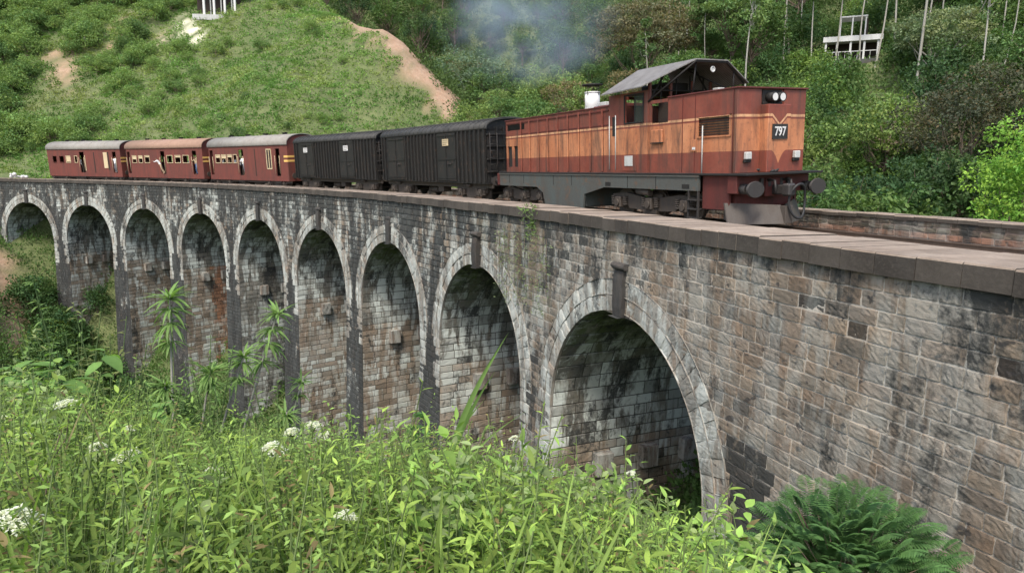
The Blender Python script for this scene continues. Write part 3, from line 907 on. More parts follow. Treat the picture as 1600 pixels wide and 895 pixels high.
    m = MB(); m.box(4.26, 7.2, -H - .03, H + .03, 3.72, 3.765, .01)
    m.build('hood_roof', M['darkred'], T)
    m = MB(); m.box(5.6, 5.66, -H - .025, -H - .002, 2.5, 3.08); m.box(6.88, 6.94, -H - .025, -H - .002, 2.5, 3.08); m.box(5.6, 6.94, -H - .025, -H - .002, 3.04, 3.08); m.box(5.6, 6.94, -H - .03, -H - .002, 2.49, 2.53)
    for k in range(7): m.box(5.66, 6.88, -H + .004, -H + .03, 2.56 + k * .07, 2.585 + k * .07, mi=1)
    m.build('intake_grille', [M['loco'], M['black']], T)
    for x in (4.95, 5.5, 7.0):
        m = MB(); m.box(x - .012, x + .012, -H - .012, -H, 1.52, 3.7); m.build('panel_seam', M['darkred'], T)
    m = MB(); m.box(5.35, 5.58, -H - .02, -H - .001, 2.12, 2.45, .005); m.box(5.42, 5.54, -H - .03, -H - .02, 2.17, 2.24, mi=1)
    m.build('access_panel', [M['loco'], M['white']], T)
    m = MB(); m.tube([(5.95, -1.38, 1.5), (5.95, -1.38, 2.82)], .017, 8); m.build('handrail', M['palegrey'], T)
    # number plate with its digits
    m = MB(); m.box(7.42, 7.445, -.27, .27, 2.40, 2.76, .004); m.box(7.438, 7.45, -.285, .285, 2.38, 2.405, mi=1); m.box(7.438, 7.45, -.285, .285, 2.755, 2.78, mi=1)
    m.box(7.438, 7.45, -.285, -.265, 2.38, 2.78, mi=1); m.box(7.438, 7.45, .265, .285, 2.38, 2.78, mi=1)
    pl = m.build('number_plate', [M['rubber'], M['iron']], T)
    me = text_mesh('797', .34); me.materials.clear(); me.materials.append(M['white'])
    tx = link(me, 'digits', pl); tx.rotation_euler = (math.pi / 2, 0, math.pi / 2); tx.location = (7.454, 0, 2.575); tx.scale = (.80, 1, 1)
    for y in (-.14, .14):
        m = MB(); m.tube([(7.06, y, 3.50), (7.36, y, 3.50)], .125, 18, 0); m.torus((7.36, y, 3.50), (1, 0, 0), .115, .018, 20, 0)
        m.disc((7.355, y, 3.50), (1, 0, 0), .10, .03, 18, 1)
        m.build('headlight', [M['black'], M['white']], T)
    m = MB(); m.box(7.10, 7.16, -.36, .36, 3.31, 3.38, .01); m.box(7.1, 7.12, -.36, .36, 3.3, 3.7); m.build('headlight_housing', M['black'], T)
    for y in (-.90, .92):
        m = MB(); m.box(7.15, 7.27, y - .10, y + .10, 1.86, 2.06, .02, mi=1); m.box(7.15, 7.22, y - .12, y + .12, 1.78, 1.86, .01, mi=0)
        m.build('marker_light', [M['black'], M['palegrey']], T)
    # cab
    m = MB()
    wh = [(2.1, 3.08, 3.12, 3.96), (3.42, 4.25, 3.02, 3.62)]
    for sg in (-1, 1):
        wallbox(m, 1.15, 3.32, 1.5, 4.06, *sorted((sg * (H + .03), sg * (H - .03))), wh)
        wallbox(m, 3.32, 4.3, 1.5, 3.72, *sorted((sg * (H - .02), sg * (H - .07))), wh)
    m.box(1.15, 1.22, -H, H, 1.5, 3.72); m.box(1.15, 1.22, -H, H, 3.95, 4.05)
    m.box(3.30, 3.36, -H, H, 1.5, 3.05)
    for y in (-H, -.45, .4, H - .08): m.box(3.28, 3.36, y, y + .08, 3.05, 4.35)
    m.build('cab', M['loco'], T)
    for (x0, x1, z0, z1) in ((2.1, 3.08, 3.12, 3.96),):
        for sg in (-1, 1):
            m = MB(); y = sorted((sg * (H + .03), sg * (H + .06)))
            m.box(x0 - .04, x0, *y, z0 - .04, z1 + .04); m.box(x1, x1 + .04, *y, z0 - .04, z1 + .04); m.box(x0, x1, *y, z1, z1 + .04); m.box(x0, x1, *y, z0 - .04, z0)
            m.box((x0 + x1) / 2 - .02, (x0 + x1) / 2 + .02, sg * H - .01, sg * H + .01, z0, z1)
            w = m.build('cab_window', M['black'], T)
            g = MB(); g.box((x0 + x1) / 2 + .02, x1, sg * H - .006, sg * H + .006, z0, z1); g.build('pane', M['glass'], w)
    m = MB(); m.box(3.5, 4.05, -H - .05, -H + .02, 2.42, 2.82, .02); m.box(3.48, 4.07, -H - .06, -H, 2.40, 2.43, mi=1); m.build('equipment_box', [M['loco'], M['black']], T)
    m = MB(); m.box(1.95, 2.75, -H - .045, -H - .03, 1.56, 2.9, .003); m.box(2.1, 2.55, -H - .06, -H - .045, 1.72, 2.05, .004, mi=1)
    m.build('cab_door', [M['loco'], M['palegrey']], T)
    m = MB(); m.box(3.34, 4.28, -.9, .9, 1.6, 3.70); m.build('cab_interior', M['inside'], T)
    for x, z0, z1 in ((1.25, 1.6, 3.4), (1.62, 1.6, 3.4)):
        m = MB(); m.tube([(x, -H - .08, z0), (x, -H - .08, z1)], .016, 8); m.build('handrail', M['palegrey'], T)
    m = MB(); m.box(1.36, 1.52, -H - .035, -H - .028, 2.72, 3.35); m.build('door_gap', M['black'], T)
    # peaked sheet metal canopy above the cab
    m = MB()
    L = [(1.15, -1.62, 4.10), (3.4, -1.62, 4.16), (4.75, -.6, 4.83), (1.85, -.6, 4.85)]
    C_ = [(1.85, -.6, 4.85), (4.75, -.6, 4.83), (4.75, .6, 4.83), (1.85, .6, 4.85)]
    Rr = [(1.85, .6, 4.85), (4.75, .6, 4.83), (4.6, 1.62, 4.22), (1.15, 1.62, 4.10)]
    for poly in (L, C_, Rr):
        va = [m.bm.verts.new(p) for p in poly]; vb = [m.bm.verts.new((p[0], p[1], p[2] - .035)) for p in poly]
        m.bm.faces.new(va); m.bm.faces.new(vb[::-1])
        for k in range(4): m.bm.faces.new((va[k], vb[k], vb[(k + 1) % 4], va[(k + 1) % 4]))
    m.build('canopy', M['sheet'], T)
    m = MB()
    m.tube([(3.32, -1.28, 3.7), (4.7, -.6, 4.76), (4.7, .6, 4.76), (4.5, 1.5, 4.2)], .035, 6)
    m.tube([(3.34, -1.2, 3.8), (3.34, -.55, 4.72), (3.34, .55, 4.72), (3.34, 1.25, 3.8)], .035, 6)
    m.tube([(3.34, -1.2, 4.05), (3.34, 1.25, 4.05)], .03, 6)
    for y in (-.8, -.2, .35, .9): m.tube([(3.34, y, 3.6), (3.34, y, 4.5)], .028, 6)
    m.tube([(4.45, -.5, 3.74), (4.6, -.5, 4.78)], .028, 6); m.tube([(4.45, 1.1, 3.74), (4.6, 1.0, 4.55)], .028, 6); m.tube([(3.4, .1, 4.7), (4.5, 1.2, 3.9)], .025, 6)
    m.build('canopy_frame', M['black'], T)
    m = MB(); m.box(1.2, 3.2, -.55, 1.2, 4.06, 4.10); m.box(1.9, 3.1, -.5, .5, 4.1, 4.32, .03); m.build('cab_ceiling', M['black'], T)
    m = MB(); m.box(4.45, 4.7, .30, .55, 3.77, 4.02, .01); m.build('horn_box', M['palegrey'], T)
    m = MB(); m.torus((4.66, .1, 4.55), (1, 0, 0), .075, .02, 16); m.disc((4.64, .1, 4.55), (1, 0, 0), .07, .04, 14); m.build('roof_lamp', M['palegrey'], T)
    # long hood
    m = MB()
    holes = [(-6.98, -6.55, 1.72, 2.62), (-6.36, -5.98, 1.72, 2.62), (-6.95, -5.3, 3.30, 3.55)]
    for sg in (-1, 1): wallbox(m, -7.15, 1.15, 1.5, 3.72, *sorted((sg * H, sg * (H - .05))), holes)
    m.box(-7.1, 1.13, -H + .12, H - .12, 1.55, 3.70)
    m.box(-7.15, -7.08, -H, H, 1.5, 3.72)
    m.build('long_hood', M['loco'], T)
    m = MB(); m.box(-7.2, 1.14, -H - .03, H + .03, 3.72, 3.765, .01); m.box(-6.8, -3.2, -.7, .7, 3.765, 3.84, .02); m.box(-.9, .9, -.6, .6, 3.765, 3.88, .02)
    m.build('hood_roof', M['darkred'], T)
    m = MB()
    for (x0, x1, z0, z1) in holes: m.box(x0, x1, -H + .06, -H + .09, z0, z1)
    for k in range(5): m.box(-6.95, -5.3, -H - .008, -H + .03, 3.32 + k * .048, 3.335 + k * .048)
    m.build('louvre', M['black'], T)
    x = -5.6
    k = 0
    while x < 1.0:
        m = MB(); m.box(x - .035, x + .035, -H - .045, -H - .001, 1.53, 3.66, .008); m.box(x + .04, x + .055, -H - .006, -H - .001, 1.55, 3.6, mi=1)
        m.build('door_batten', [M['loco'], M['black']], T); x += .79; k += 1
    m = MB(); m.box(-7.1, 1.1, -H - .03, -H - .001, 3.58, 3.62); m.box(-5.5, 1.1, -H - .014, -H - .001, 3.10, 3.13); m.build('rain_strip', M['darkred'], T)
    m = MB(); m.tube([(-1.9, 0, 3.74), (-1.9, 0, 4.5)], .29, 20); m.torus((-1.9, 0, 4.5), (0, 0, 1), .29, .025, 20)
    m.box(-2.35, -1.45, -.45, .45, 3.766, 3.84, .02)
    st = m.build('exhaust_stack', M['white'], T)
    m = MB(); m.disc((-1.9, 0, 4.78), (0, 0, 1), .40, .05, 20)
    for a in range(4): m.tube([(-1.9 + .3 * math.cos(a * 1.57 + .4), .3 * math.sin(a * 1.57 + .4), 4.4), (-1.9 + .3 * math.cos(a * 1.57 + .4), .3 * math.sin(a * 1.57 + .4), 4.78)], .02, 6)
    m.build('stack_cap', M['black'], st)
    m = MB(); m.box(-.75, -.25, -.5, .1, 3.88, 4.02, .02); m.build('roof_hatch', M['palegrey'], T)
    bogie(T, 3.35, (-1.7, 0, 1.7), .5, 1.02, True); bogie(T, -5.5, (-1.7, 0, 1.5), .5, 1.02, True)
    return T
loco = make_loco()

def arc_roof(m, x0, x1, hw, z0, z1, n=12, t=.05, mi=0):
    """curved roof from eave height z0 to crown z1"""
    pts = [(-hw * math.cos(math.pi * k / n), z0 + (z1 - z0) * math.sin(math.pi * k / n) ** .8) for k in range(n + 1)]
    poly = pts + [(p[0] * .97, p[1] - t) for p in pts[::-1]]
    A = [m.bm.verts.new((x0, p[0], p[1])) for p in pts]; B = [m.bm.verts.new((x1, p[0], p[1])) for p in pts]
    A2 = [m.bm.verts.new((x0, p[0] * .98, p[1] - t)) for p in pts]; B2 = [m.bm.verts.new((x1, p[0] * .98, p[1] - t)) for p in pts]
    for k in range(n):
        for q in ((A[k], B[k], B[k + 1], A[k + 1]), (A2[k + 1], B2[k + 1], B2[k], A2[k]), (A[k], A[k + 1], A2[k + 1], A2[k]), (B[k + 1], B[k], B2[k], B2[k + 1])):
            f = m.bm.faces.new(q); f.material_index = mi; f.smooth = len({id(v) for v in q}) > 3 and q[0] in A and q[1] in B
    for q in ((A[0], A2[0], B2[0], B[0]), (A[n], B[n], B2[n], A2[n])): m.bm.faces.new(q).material_index = mi
def end_gable(m, x0, x1, hw, z0, z1, zb, n=12, mi=0):
    pts = [(-hw * math.cos(math.pi * k / n) * .985, z0 - .02 + (z1 - z0 - .03) * math.sin(math.pi * k / n) ** .8) for k in range(n + 1)]
    m.prism([(-hw * .985, zb)] + pts + [(hw * .985, zb)], x0, x1, 'yz', mi)

def make_wagon(sf, sr, label, plates):
    T = vehicle('freight_wagon', sf, sr, 2.3); tag(T, label, 'wagon', 'black goods wagons behind the locomotive')
    h = 6.05; W = 1.38
    m = MB(); m.box(-h, h, -W, W, .92, 1.02); 
    for sg in (-1, 1):
        m.box(-h, h, *sorted((sg * W, sg * (W - .04))), 1.0, 3.52)
    m.box(-h, -h + .05, -W, W, 1.0, 3.6); m.box(h - .05, h, -W, W, 1.0, 3.6)
    end_gable(m, -h, -h + .05, W, 3.52, 3.98, 3.4); end_gable(m, h - .05, h, W, 3.52, 3.98, 3.4)
    m.build('body', M['wagon'], T)
    m = MB(); arc_roof(m, -h - .12, h + .12, W + .08, 3.52, 4.02)
    x = -h
    while x <= h + .01:
        n = 14; pts = [(x, -(W + .06) * math.cos(math.pi * k / n), 3.54 + .50 * math.sin(math.pi * k / n) ** .8) for k in range(n + 1)]
        m.tube(pts, .03, 5); x += .504
    m.build('roof', M['wagonroof'], T)
    doors = [(-5.1, -2.9), (1.2, 3.15)]
    for sg in (-1, 1):
        x = -h + .08
        xs = []
        while x < h:
            if not any(a - .12 < x < b + .12 for a, b in doors): xs.append(x)
            x += .41
        for x in xs:
            m = MB(); m.box(x - .045, x + .045, *sorted((sg * W, sg * (W + .10))), .98, 3.46, .008)
            m.build('side_rib', M['wagon'], T)
        for a, b in doors:
            m = MB(); m.box(a, b, *sorted((sg * W, sg * (W + .07))), 1.02, 3.44, .01)
            for z in (1.15, 2.1, 3.3): m.box(a, b, *sorted((sg * (W + .07), sg * (W + .10))), z, z + .06)
            m.box((a + b) / 2 - .03, (a + b) / 2 + .03, *sorted((sg * (W + .07), sg * (W + .11))), 1.1, 3.4)
            d = m.build('door', M['wagon'], T)
            m = MB(); m.tube([((a + b) / 2 + .2, sg * (W + .12), 1.9), ((a + b) / 2 + .6, sg * (W + .12), 1.9)], .025, 6); m.build('latch', M['iron'], d)
    for (x, z, mt) in plates:
        m = MB(); m.box(x - .32, x + .32, -W - .115, -W - .10, z - .17, z + .17)
        for k in range(3): m.box(x - .26, x + .26 - .1 * (k == 2), -W - .118, -W - .114, z + .09 - k * .1, z + .115 - k * .1, mi=1)
        m.build('notice_plate', [M[mt], M['grease']], T)
    for sx in (-1, 1):
        for k, z in enumerate((1.45, 2.05, 2.65, 3.2)):
            m = MB(); m.box(*sorted((sx * h, sx * (h + .07))), -W, W, z, z + .07, .01); m.build('end_rib', M['wagon'], T)
        m = MB()
        for y in (-.8, -.4, 0, .4, .8): m.box(*sorted((sx * h, sx * (h + .05))), y - .04, y + .04, 1.0, 3.6)
        m.build('end_post', M['wagon'], T)
        m = MB()
        for q in (-1.25, -.85): m.tube([(sx * (h + .12), q, 1.1), (sx * (h + .12), q, 3.3)], .015, 6)
        for k in range(7): m.tube([(sx * (h + .12), -1.25, 1.2 + k * .32), (sx * (h + .12), -.85, 1.2 + k * .32)], .013, 6)
        m.build('ladder', M['iron'], T)
        for y in (-.98, .98):
            m = MB(); m.tube([(sx * h, y, 1.05), (sx * (h + .28), y, 1.05)], .09, 12); m.disc((sx * (h + .3), y, 1.05), (1, 0, 0), .24, .05, 20); m.build('buffer', M['grease'], T)
    m = MB(); m.box(-h, h, -1.1, -1.0, .70, .94); m.box(-h, h, 1.0, 1.1, .70, .94); m.box(-h - .02, h + .02, -.15, .15, .72, .92)
    m.tube([(-1.2, -.6, .5), (-.2, -.6, .5)], .2, 14); m.box(.3, .9, -1.0, -.5, .4, .9, .02)
    m.build('underframe', M['grease'], T)
    bogie(T, 4.1, (-.95, .95), .44, 1.0); bogie(T, -4.1, (-.95, .95), .44, 1.0)
    return T
make_wagon(15.35, 27.25, 'black ribbed goods wagon coupled right behind the locomotive, one yellow notice on its door', [(2.2, 2.98, 'cream')])
make_wagon(27.85, 39.85, 'black ribbed goods wagon just ahead of the red carriages, two white notices on its doors', [(-4.0, 2.95, 'white'), (2.2, 2.98, 'white')])

def make_carriage(sf, sr, label, roof, windows, doors, panels, hl):
    T = vehicle('passenger_carriage', sf, sr, 2.4); tag(T, label, 'carriage', 'red passenger carriages at the rear of the train')
    W = 1.36; h = hl; zb = .62; ze = 3.50
    holes = [(a, b, 2.08, 2.72) for a, b, *_ in windows] + [(a, b, 1.02, 3.15) for a, b in doors]
    m = MB()
    for sg in (-1, 1): wallbox(m, -h, h, zb, ze, *sorted((sg * W, sg * (W - .05))), holes)
    m.box(-h, -h + .05, -W + .05, W - .05, zb, ze); m.box(h - .05, h, -W + .05, W - .05, zb, ze)
    end_gable(m, -h, -h + .05, W, 3.5, 4.22, 3.45); end_gable(m, h - .05, h, W, 3.5, 4.22, 3.45)
    m.build('body', M['redcoach'], T)
    m = MB(); m.box(-h + .06, h - .06, -W + .06, W - .06, .98, 1.02); m.box(-h + .06, h - .06, -W + .06, W - .06, 3.4, 3.44)
    for k in range(int(h * 2 / 1.6)): m.box(-h + .8 + k * 1.6, -h + .9 + k * 1.6, -W + .1, .2, 1.02, 1.9)
    m.build('interior', M['inside'], T)
    m = MB(); arc_roof(m, -h - .1, h + .1, W + .09, 3.46, 4.28, 14, .05)
    for k in range(1, 5): 
        x = -h + k * h * 2 / 5; n = 12
        m.tube([(x, -(W + .08) * math.cos(math.pi * q / n), 3.48 + .81 * math.sin(math.pi * q / n) ** .8) for q in range(n + 1)], .018, 5)
    r = m.build('roof', M[roof], T)
    for k in range(4):
        x = -h + (k + .6) * h * 2 / 4.4; m = MB(); m.disc((x, 0, 4.33), (0, 0, 1), .19, .12, 14); m.disc((x, 0, 4.41), (0, 0, 1), .25, .03, 14); m.build('roof_ventilator', M['black'], r)
    for (a, b, fr, blind) in windows:
        m = MB(); y = (-W - .02, -W - .001)
        m.box(a - .05, a, *y, 2.03, 2.77); m.box(b, b + .05, *y, 2.03, 2.77); m.box(a, b, *y, 2.72, 2.77); m.box(a, b, -W - .04, -W - .001, 2.03, 2.08)
        w = m.build('window', M['cream'] if fr else M['redcoach'], T)
        if blind:
            m = MB(); m.box(a, b, -W + .01, -W + .03, 2.72 - blind * .64, 2.72); m.build('shutter', M['cream'], w)
    for a, b in doors:
        m = MB(); 
        for x in (a - .06, b + .02): m.tube([(x, -W - .05, 1.2), (x, -W - .05, 2.6)], .018, 6)
        m.build('door_rail', M['cream'], T)
        m = MB(); m.box(a - .05, b + .05, -W - .12, -W + .1, .50, .54); m.box(a - .05, b + .05, -W - .22, -W, .26, .30); m.box(a - .04, a, -W - .1, -W - .06, .28, .62); m.box(b, b + .04, -W - .1, -W - .06, .28, .62)
        m.build('footstep', M['iron'], T)
    for kind, a, b, z0, z1 in panels:
        m = MB(); 
        if kind == 'cream':
            m.box(a, b, -W - .03, -W - .002, z0, z1, .004); m.build('open_door_leaf', M['cream'], T)
        elif kind == 'frame':
            for q in ((a, a + .08, z0, z1), (b - .08, b, z0, z1), (a, b, z1 - .08, z1), (a, b, z0, z0 + .08), ((a + b) / 2 - .04, (a + b) / 2 + .04, z0, z1)): m.box(q[0], q[1], -W - .025, -W - .002, q[2], q[3])
            m.box(a + .08, b - .08, -W - .006, -W - .002, z0 + .08, z1 - .08, mi=1); m.build('framed_door', [M['cream'], M['inside']], T)
        elif kind == 'seam':
            m.box(a, b, -W - .012, -W - .002, z0, z1); m.build('sliding_door_edge', M['inside'], T)
        elif kind == 'stripe':
            m.box(a, b, -W - .006, -W - .001, z0, z1); m.build('stripe', M['yellow'], T)
    for sx in (-1, 1):
        m = MB()
        for z in (2.12, 2.45): m.box(*sorted((sx * h, sx * (h + .012))), -W, W, z, z + .16)
        m.build('end_stripe', M['yellow'], T)
        m = MB(); m.box(*sorted((sx * h, sx * (h + .25))), -.45, .45, 1.0, 3.1, .02); m.build('gangway', M['inside'], T)
        for y in (-.98, .98):
            m = MB(); m.tube([(sx * h, y, 1.05), (sx * (h + .22), y, 1.05)], .08, 12); m.disc((sx * (h + .24), y, 1.05), (1, 0, 0), .22, .05, 20); m.build('buffer', M['grease'], T)
    m = MB(); m.box(-h, h, -1.2, -1.1, .45, .62); m.box(-h, h, 1.1, 1.2, .45, .62); m.box(-1.6, -.4, -1.1, -.5, .3, .7, .02); m.tube([(.4, -.8, .45), (1.6, -.8, .45)], .18, 12); m.box(-h - .1, h + .1, -.12, .12, .75, .98)
    m.build('underframe', M['grease'], T)
    bogie(T, 4.4, (-1.1, 1.1), .44, 1.0); bogie(T, -4.4, (-1.1, 1.1), .44, 1.0)
    return T
car3 = make_carriage(40.75, 53.8, 'red carriage with a pale grey roof and yellow end stripes, coupled behind the black wagons', 'roofgrey',
    [(-5.25, -4.45, 1, .35), (-4.15, -3.4, 1, .45), (-3.1, -2.35, 1, .3), (-2.05, -1.5, 1, .0)], [(-1.15, -.35), (4.75, 5.35), (-6.35, -5.75)],
    [('seam', 1.5, 1.62, 1.0, 3.15), ('frame', 3.35, 4.15, 1.55, 3.15), ('stripe', 5.95, 6.5, 2.12, 2.28), ('stripe', 5.95, 6.5, 2.45, 2.61)], 6.5)
car2 = make_carriage(54.45, 67.35, 'red carriage with a rusty tan roof, middle one of the three', 'roofrust',
    [(-5.35, -4.65, 1, .5), (-4.2, -3.55, 1, .4), (-3.1, -2.3, 1, .2), (.75, 1.65, 1, 0), (2.1, 2.95, 1, .25), (3.35, 4.3, 1, 0)], [(-.35, .35), (4.85, 5.5), (-6.3, -5.8)],
    [('seam', -6.5, -6.42, 1.0, 3.15)], 6.45)
car1 = make_carriage(67.95, 79.9, 'red carriage with a pale grey roof, last one of the train at the far left', 'roofgrey',
    [(-5.1, -4.45, 0, 0), (-3.95, -3.2, 0, 0), (-2.8, -2.1, 1, .9), (-1.35, -.95, 1, .0)], [(-.55, .2), (4.75, 5.3), ],
    [('seam', 1.75, 1.9, 1.0, 3.1), ('cream', 3.35, 3.95, 1.5, 3.1), ('seam', 4.0, 4.2, 1.3, 3.15), ('cream', .3, .38, 1.2, 2.8)], 6.0)

# ------------------------------------------------------------------ people
M['skin'] = worn('skin', (.20, .105, .065), .55, (.16, .08, .05), .2, 8, bump=.02)
M['hair'] = worn('black_hair', (.012, .010, .009), .5, (.02, .015, .01), .3, 20)
CLOTH = {'white': worn('white_cotton', (.70, .70, .68), .85, (.45, .45, .43), .3, 8), 'grey': worn('grey_cloth', (.16, .16, .17), .9, (.08, .08, .09), .3, 8),
         'blue': worn('blue_cloth', (.06, .10, .2), .9, (.03, .05, .1), .3, 8), 'red': worn('red_cloth', (.35, .05, .05), .9, (.2, .03, .03), .3, 8), 'tan': worn('tan_cloth', (.38, .28, .18), .9, (.2, .14, .1), .3, 8)}
def person_mesh(J, shirt, trouser):
    """J: joint name -> position; one skinned body"""
    names = ['pelvis', 'waist', 'chest', 'neck', 'chin', 'crown', 'sl', 'el', 'hl', 'fl', 'sr', 'er', 'hr', 'fr', 'kl0', 'kl', 'al', 'tl', 'kr0', 'kr', 'ar', 'tr']
    E_ = [('pelvis', 'waist'), ('waist', 'chest'), ('chest', 'neck'), ('neck', 'chin'), ('chin', 'crown'), ('chest', 'sl'), ('sl', 'el'), ('el', 'hl'), ('hl', 'fl'), ('chest', 'sr'), ('sr', 'er'), ('er', 'hr'), ('hr', 'fr'),
          ('pelvis', 'kl0'), ('kl0', 'kl'), ('kl', 'al'), ('al', 'tl'), ('pelvis', 'kr0'), ('kr0', 'kr'), ('kr', 'ar'), ('ar', 'tr')]
    rad = dict(pelvis=.145, waist=.125, chest=.15, neck=.058, chin=.085, crown=.09, sl=.065, el=.043, hl=.03, fl=.035, sr=.065, er=.043, hr=.03, fr=.035, kl0=.09, kl=.06, al=.04, tl=.04, kr0=.09, kr=.06, ar=.04, tr=.04)
    me = bpy.data.meshes.new('p'); me.from_pydata([J[n] for n in names], [(names.index(a), names.index(b)) for a, b in E_], [])
    o = bpy.data.objects.new('p', me); COL.objects.link(o)
    sk = o.modifiers.new('s', 'SKIN'); sk.use_smooth_shade = True
    for i, n in enumerate(names):
        me.skin_vertices[0].data[i].radius = (rad[n], rad[n] * (.75 if n in ('waist', 'chest', 'pelvis') else 1))
        me.skin_vertices[0].data[i].use_root = (n == 'pelvis')
    sb = o.modifiers.new('b', 'SUBSURF'); sb.levels = 1; sb.render_levels = 1
    dg = bpy.context.evaluated_depsgraph_get(); r = bpy.data.meshes.new_from_object(o.evaluated_get(dg)); bpy.data.objects.remove(o)
    r.materials.clear()
    for mt in (CLOTH[shirt], CLOTH[trouser], M['skin'], M['hair']): r.materials.append(mt)
    grp = {}
    for n in ('waist', 'chest', 'sl', 'sr', 'el', 'er'): grp[n] = 0
    for n in ('pelvis', 'kl0', 'kr0', 'kl', 'kr', 'al', 'ar'): grp[n] = 1
    for n in ('neck', 'chin', 'hl', 'hr', 'fl', 'fr', 'tl', 'tr'): grp[n] = 2
    grp['crown'] = 3
    for p in r.polygons:
        c = p.center; n = min(names, key=lambda q: (Vector(J[q]) - c).length); p.material_index = grp[n]
    return r
def pose(lean=0, arm='down', sit=False, stride=0.0):
    """standing 1.68 m, facing +x"""
    P = dict(pelvis=(0, 0, .90), waist=(0, 0, 1.08), chest=(0, 0, 1.28), neck=(0, 0, 1.43), chin=(.02, 0, 1.52), crown=(.0, 0, 1.61),
             sl=(0, .17, 1.36), el=(-.02, .22, 1.10), hl=(.06, .23, .87), fl=(.08, .22, .79), sr=(0, -.17, 1.36), er=(-.02, -.22, 1.10), hr=(.06, -.23, .87), fr=(.08, -.22, .79),
             kl0=(0, .09, .82), kl=(.03 + stride, .10, .47), al=(-.02 + stride, .10, .08), tl=(.14 + stride, .10, .04), kr0=(0, -.09, .82), kr=(.03 - stride, -.10, .47), ar=(-.04 - stride, -.10, .08), tr=(.11 - stride, -.10, .04))
    if arm == 'rail': P.update(el=(.18, .26, 1.34), hl=(.30, .30, 1.52), fl=(.33, .30, 1.58), er=(.1, -.30, 1.2), hr=(.28, -.34, 1.3), fr=(.33, -.34, 1.34))
    if arm == 'spread': P.update(el=(.0, .42, 1.30), hl=(.02, .62, 1.40), fl=(.02, .69, 1.43), er=(.0, -.42, 1.30), hr=(.02, -.62, 1.40), fr=(.02, -.69, 1.43))
    if arm == 'sill': P.update(el=(.16, .24, 1.12), hl=(.36, .18, 1.16), fl=(.43, .17, 1.15), er=(.12, -.24, 1.12), hr=(.32, -.16, 1.16), fr=(.4, -.15, 1.15))
    if sit: P.update(kl=(.38, .12, .86), al=(.24, .12, .46), tl=(.34, .12, .42), kr=(.38, -.12, .86), ar=(.24, -.12, .46), tr=(.34, -.12, .42), kl0=(.08, .1, .88), kr0=(.08, -.1, .88))
    if lean:
        R_ = Matrix.Rotation(lean, 3, 'Y')
        up = ['waist', 'chest', 'neck', 'chin', 'crown', 'sl', 'el', 'hl', 'fl', 'sr', 'er', 'hr', 'fr']; b = Vector(P['pelvis'])
        for n in up: P[n] = tuple(R_ @ (Vector(P[n]) - b) + b)
    return P
def put_person(mesh, veh, loc, face, label, cat='person', group=None, tilt=None):
    o = bpy.data.objects.new('person', mesh); COL.objects.link(o)
    base = veh.matrix_basis if veh is not None else Matrix.Identity(4)
    Mx = base @ Matrix.Translation(loc) @ Matrix.Rotation(face, 4, 'Z')
    if tilt: Mx = Mx @ Matrix.Rotation(tilt, 4, 'Y')
    o.matrix_world = Mx
    tag(o, label, cat, group); return o
put_person(person_mesh(pose(.25, 'rail'), 'white', 'tan'), car2, (.05, -1.36, 1.03), -math.pi / 2 - .9, 'person in white leaning far out of the middle door of the tan roofed carriage', tilt=.32)
put_person(person_mesh(pose(0, 'spread'), 'white', 'grey'), car1, (5.02, -1.30, 1.03), -math.pi / 2, 'person in white top and grey trousers, arms spread in the last carriage front doorway')
put_person(person_mesh(pose(.1, 'sill'), 'white', 'blue'), car3, (-.75, -1.15, 1.03), -math.pi / 2, 'person in a white shirt standing in the doorway beside the windows of the foremost carriage')
put_person(person_mesh(pose(.15, 'rail', stride=.1), 'tan', 'blue'), car2, (5.15, -1.2, 1.03), -math.pi / 2, 'person in a tan shirt standing in the front doorway of the tan roofed carriage')
seat = pose(.12, 'sill', sit=True)
sw, sg_, st = person_mesh(seat, 'white', 'grey'), person_mesh(seat, 'blue', 'grey'), person_mesh(seat, 'tan', 'blue')
for mesh, veh, x, lab in ((sw, car3, -4.85, 'passenger in white at the rearmost window of the foremost carriage'), (st, car3, -3.75, 'passenger in tan at the second window from the rear of the foremost carriage'), (sw, car3, -2.7, 'passenger in white at the third window from the rear of the foremost carriage'),
                          (sw, car3, -1.78, 'passenger in white at the narrow window next to the door of the foremost carriage'), (sw, car2, -5.0, 'passenger in white at the rearmost window of the tan roofed carriage'), (st, car2, -2.7, 'passenger in tan at the window behind the leaning person in the tan roofed carriage'),
                          (sw, car2, 2.5, 'passenger in white at the middle window of the front half of the tan roofed carriage'), (sg_, car2, 3.8, 'passenger in blue at the foremost window of the tan roofed carriage'), (sw, car1, -1.15, 'passenger in white at the narrow window of the last carriage')):
    put_person(mesh, veh, (x, -.86, .92), -math.pi / 2, lab, group='passengers at the carriage windows')

